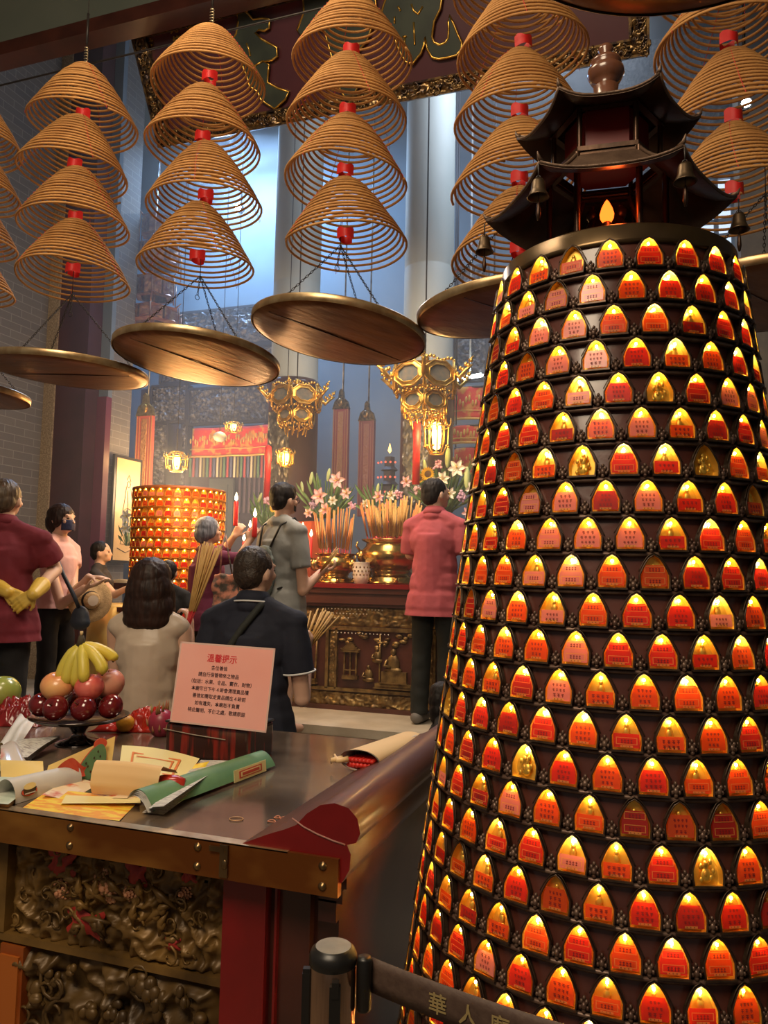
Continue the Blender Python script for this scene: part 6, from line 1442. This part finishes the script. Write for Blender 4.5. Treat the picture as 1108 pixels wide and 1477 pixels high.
couplet(479, 590, 504, 712, 7.7, mat('dusk_red_board', (.30, .06, .09), .5), mat('dull_gold_script', (.40, .20, .12), .5), 'taller dusky red couplet board with peaked top between the columns')
couplet(516, 607, 541, 745, 7.75, mat('dusk_plum_board', (.24, .06, .09), .5), mat('dull_rose_script', (.34, .15, .13), .5), 'shorter dusky red couplet board with peaked top nearest the right column')
couplet(-30, 585, 22, 760, 6.6, mat('pink_red_board', (.50, .10, .12), .4, coat=.3), BLKT, 'pinkish red board with dark writing at the left edge', False)
# small dark pagoda with red lamps between boards and right column
p = at_y(561, 720, 7.6); t = thing('small_pagoda', 'small dim pagoda of red lamps with a flame on top, left of the right column', 'pagoda', (p.x, 7.6, .55)); m = MB()
for k in range(9): m.lathe([(.13-.008*k, 0), (.17-.009*k, .01), (.12-.008*k, .05), (.12-.008*k, .15)], 6, c=(0, 0, .9+.155*k), smooth=False)
m.lathe([(.2, 0), (.14, .9)], 6, smooth=False); m.build('tiers', SCRD, t); m = MB()
for k in range(9):
    for q in range(5): a = -pi/2-.8+q*.4; m.ball((.13*cos(a), .13*sin(a), .98+.155*k), .012, 0, 6, 4)
m.build('red_lamps', emis('dim_red_lamp', (1, .15, .08), 1.2), t); m = MB(); m.lathe([(0, 2.33), (.02, 2.36), (0, 2.44)], 10); m.build('flame', emis('dim_flame', (1, .5, .1), 5), t)
# framed drawing on the brick wall
xa = -5.33; A_ = at_x(160, 655, xa); B_ = at_x(193, 808, xa); y0_, y1_ = A_.y, B_.y; zt_ = A_.z; zb_ = at_x(160, 812, xa).z
t = thing('framed_drawing', 'tall tan framed line drawing of a robed figure leaning on the brick wall', 'picture', (xa+.04, (y0_+y1_)/2, (zt_+zb_)/2)); w, h = y1_-y0_, zt_-zb_
m = MB(); m.box((0, 0, 0), (.03, w, h)); m.build('frame', BLKP, t); m = MB(); m.box((.017, 0, 0), (.004, w-.07, h-.06)); m.build('sheet', mat('tan_sheet', (.62, .40, .18), .5, col2=(.70, .48, .24), scale=3, coat=.3), t)
m = MB(); L_ = lambda pts: m.tube([(.021, y*w, z*h) for y, z in pts], .004, 4)
L_([(.02+.06*cos(a), .24+.03*sin(a)) for a in np.linspace(0, 6.28, 14)]); L_([(-.06, .22), (-.1, .1), (-.16, -.02), (-.12, -.15), (-.2, -.32), (.22, -.33), (.16, -.1), (.18, .08), (.1, .2)]); L_([(-.02, .18), (.02, .05), (-.04, -.1), (.05, -.3)]); L_([(-.16, -.02), (0, .02), (.14, .0)]); L_([(-.05, .28), (.02, .33), (.09, .27)]); L_([(-.3, -.36), (0, -.40), (.34, -.35)])
m.build('drawn_lines', mat('sepia_line', (.20, .12, .06), .7), t)
# low tables at the left back
t = thing('side_table', 'dark side table behind the person in the black t-shirt, papers on it', 'table', at_d(170, 835, 6.5)); t.location.z = .55; m = MB(); m.box((0, 0, .92), (.62, .40, .05)); m.build('table_top', ALT, t)
for sx in (-1, 1):
    for sy in (-1, 1): m = MB(); m.box((sx*.27, sy*.18, .45), (.05, .05, .9)); m.build('leg', ALT, t)
m = MB(); q = at_d(176, 832, 6.4); m.grid(lambda u, v: (q.x+(u-.5)*.34, q.y+(v-.5)*.16, 1.497+.03*sin(pi*u)*sin(pi*v)), 12, 6); put(m, 'gold_paper', mat('gold_joss', (.72, .48, .18), .4, .3), 'crumpled gold paper on the side table behind the black t-shirt', 'paper')
SAT = mat('gold_satin', (.78, .46, .10), .28, .35, col2=(.85, .60, .22), scale=5)
q = at_d(172, 880, 5.3); t = thing('satin_covered_table', 'low table under a shiny gold satin cloth, left of the person with the dark bob', 'table', (q.x, q.y, .55)); m = MB()
m.box((0, 0, .79), (.34, .34, .03)); m.build('table_top', ALT, t); 
for sx in (-1, 1):
    for sy in (-1, 1): m = MB(); m.box((sx*.14, sy*.14, .39), (.04, .04, .78)); m.build('leg', ALT, t)
m = MB(); m.lathe([(0, .815), (.18, .815), (.20, .80), (.215, .6), (.235, .3)], 60); m.v = [(x*(1+.06*sin(9*atan2(y, x))*(z < .8)), y*(1+.06*sin(9*atan2(y, x))*(z < .8)), z) for x, y, z in m.v]; solid(m.build('satin_cloth', SAT, t), .004)
# bright lamps of the hall
def flood(px, py, wy, lab, r=.05, strength=60):
    p = at_y(px, py, wy); t = thing('flood_lamp', lab, 'lamp', p); m = MB(); m.ball((0, -.03, 0), (r, r*.5, r)); m.build('lit_glass', emis('led_white', (.85, .93, 1), strength), t); m = MB(); m.lathe([(r*1.2, -.0), (r*1.1, .06), (0, .08)], 16, M=Matrix.Rotation(-pi/2, 4, 'X')); m.tube([(0, .05, 0), (0, .05, (8.01 if wy > 3.8 else 5.6)-p.z)], .012, 6); m.build('housing', BLKP, t)
flood(345, 300, 8.2, 'bright white lamp shining through the coils of the third string', .045, 90); flood(1076, 152, 5.2, 'bright white lamp behind the coils at the upper right', .03, 60)
p = at_y(677, 546, 7.9); t = thing('tube_light', 'short white tube light above the red hanging at the right', 'lamp', p); m = MB(); m.tube([(-.13, 0, 0), (.13, 0, .03)], .022, 10); m.build('tube', emis('cool_tube', (.8, 1, .95), 12), t); m = MB(); m.box((0, .04, .03), (.32, .05, .03)); m.tube([(0, .04, .03), (0, .04, 8.01-p.z)], .01, 5); m.build('fitting', WHITEW, t)
# daylit window and pier at the right
cx, cz, w, h = panel_px(985, 250, 1082, 388, 9.2)
o = MB(); o.box((cx, 9.24, cz), (w, .02, h)); wn_ = struct('window_1', o, emis('daylit_pane', (.62, .76, .95), 1.1)); m = MB()
for k in range(5): m.box((cx-w/2+w*k/4, 9.21, cz), (.05, .05, h))
for k in range(7): m.box((cx, 9.21, cz-h/2+h*k/6), (w, .05, .04))
wf = m.build('window_frame', mat('window_frame_grey', (.25, .30, .36), .6)); wf.parent = wn_
p = at_y(1092, 400, 6.4); m = MB(); m.bbox((p.x-.12, 6.3, .55), (p.x+.4, 6.7, 7.9)); struct('trim_6', m, mat('pier_brown_grey', (.14, .12, .10), .7, col2=(.2, .17, .13), scale=9))
cx, cz, w, h = panel_px(880, 20, 1108, 250, 9.0); m = MB(); relief(m, w, h, .12, 500, 4, 110, 110, 0, T3((cx, 9.05, cz))); m.box((cx, 9.1, cz), (w, .05, h)); t = thing('carved_wall_screen', 'dim carved screen high on the back wall behind the coils at the right', 'screen', (cx, 9.1, cz)); o = m.build('carving', SCR, t); o.location = (-cx, -9.1, -cz)

# ================================================================== INCENSE SMOKE
sm = bpy.data.materials.new('incense_smoke'); sm.use_nodes = True; nt = sm.node_tree; nt.nodes.clear(); vo = nt.nodes.new('ShaderNodeVolumeScatter'); vo.inputs['Color'].default_value = (.92, .95, 1, 1); vo.inputs['Density'].default_value = .07; vo.inputs['Anisotropy'].default_value = .25
ou = nt.nodes.new('ShaderNodeOutputMaterial'); nt.links.new(vo.outputs[0], ou.inputs['Volume'])
m = MB(); m.bbox((-5.3, 5.2, .6), (4.1, 9.15, 7.8)); o = m.build('incense_smoke', sm); tag(o, 'thin bluish incense smoke filling the back of the hall', 'smoke', kind='stuff')

p = at_z(75, -22, 5.57); t = thing('ceiling_reflection_rings', 'added pale rings standing for curved reflections on the ceiling, cut by the top left edge', 'ceiling rings', p); m = MB()  # rings added in the shape of pale curved reflections
for r_, z_ in ((.34, 0), (.24, -.02), (.14, -.035)): m.tube([(r_*cos(q), r_*.75*sin(q), z_) for q in np.linspace(0, 2*pi, 40, endpoint=False)], .016, 7, closed=True)
m.lathe([(0, .03), (.36, .03), (.34, .0)], 40); m.build('rims', mat('reflection_pale', (.45, .42, .30), .35, .6), t)
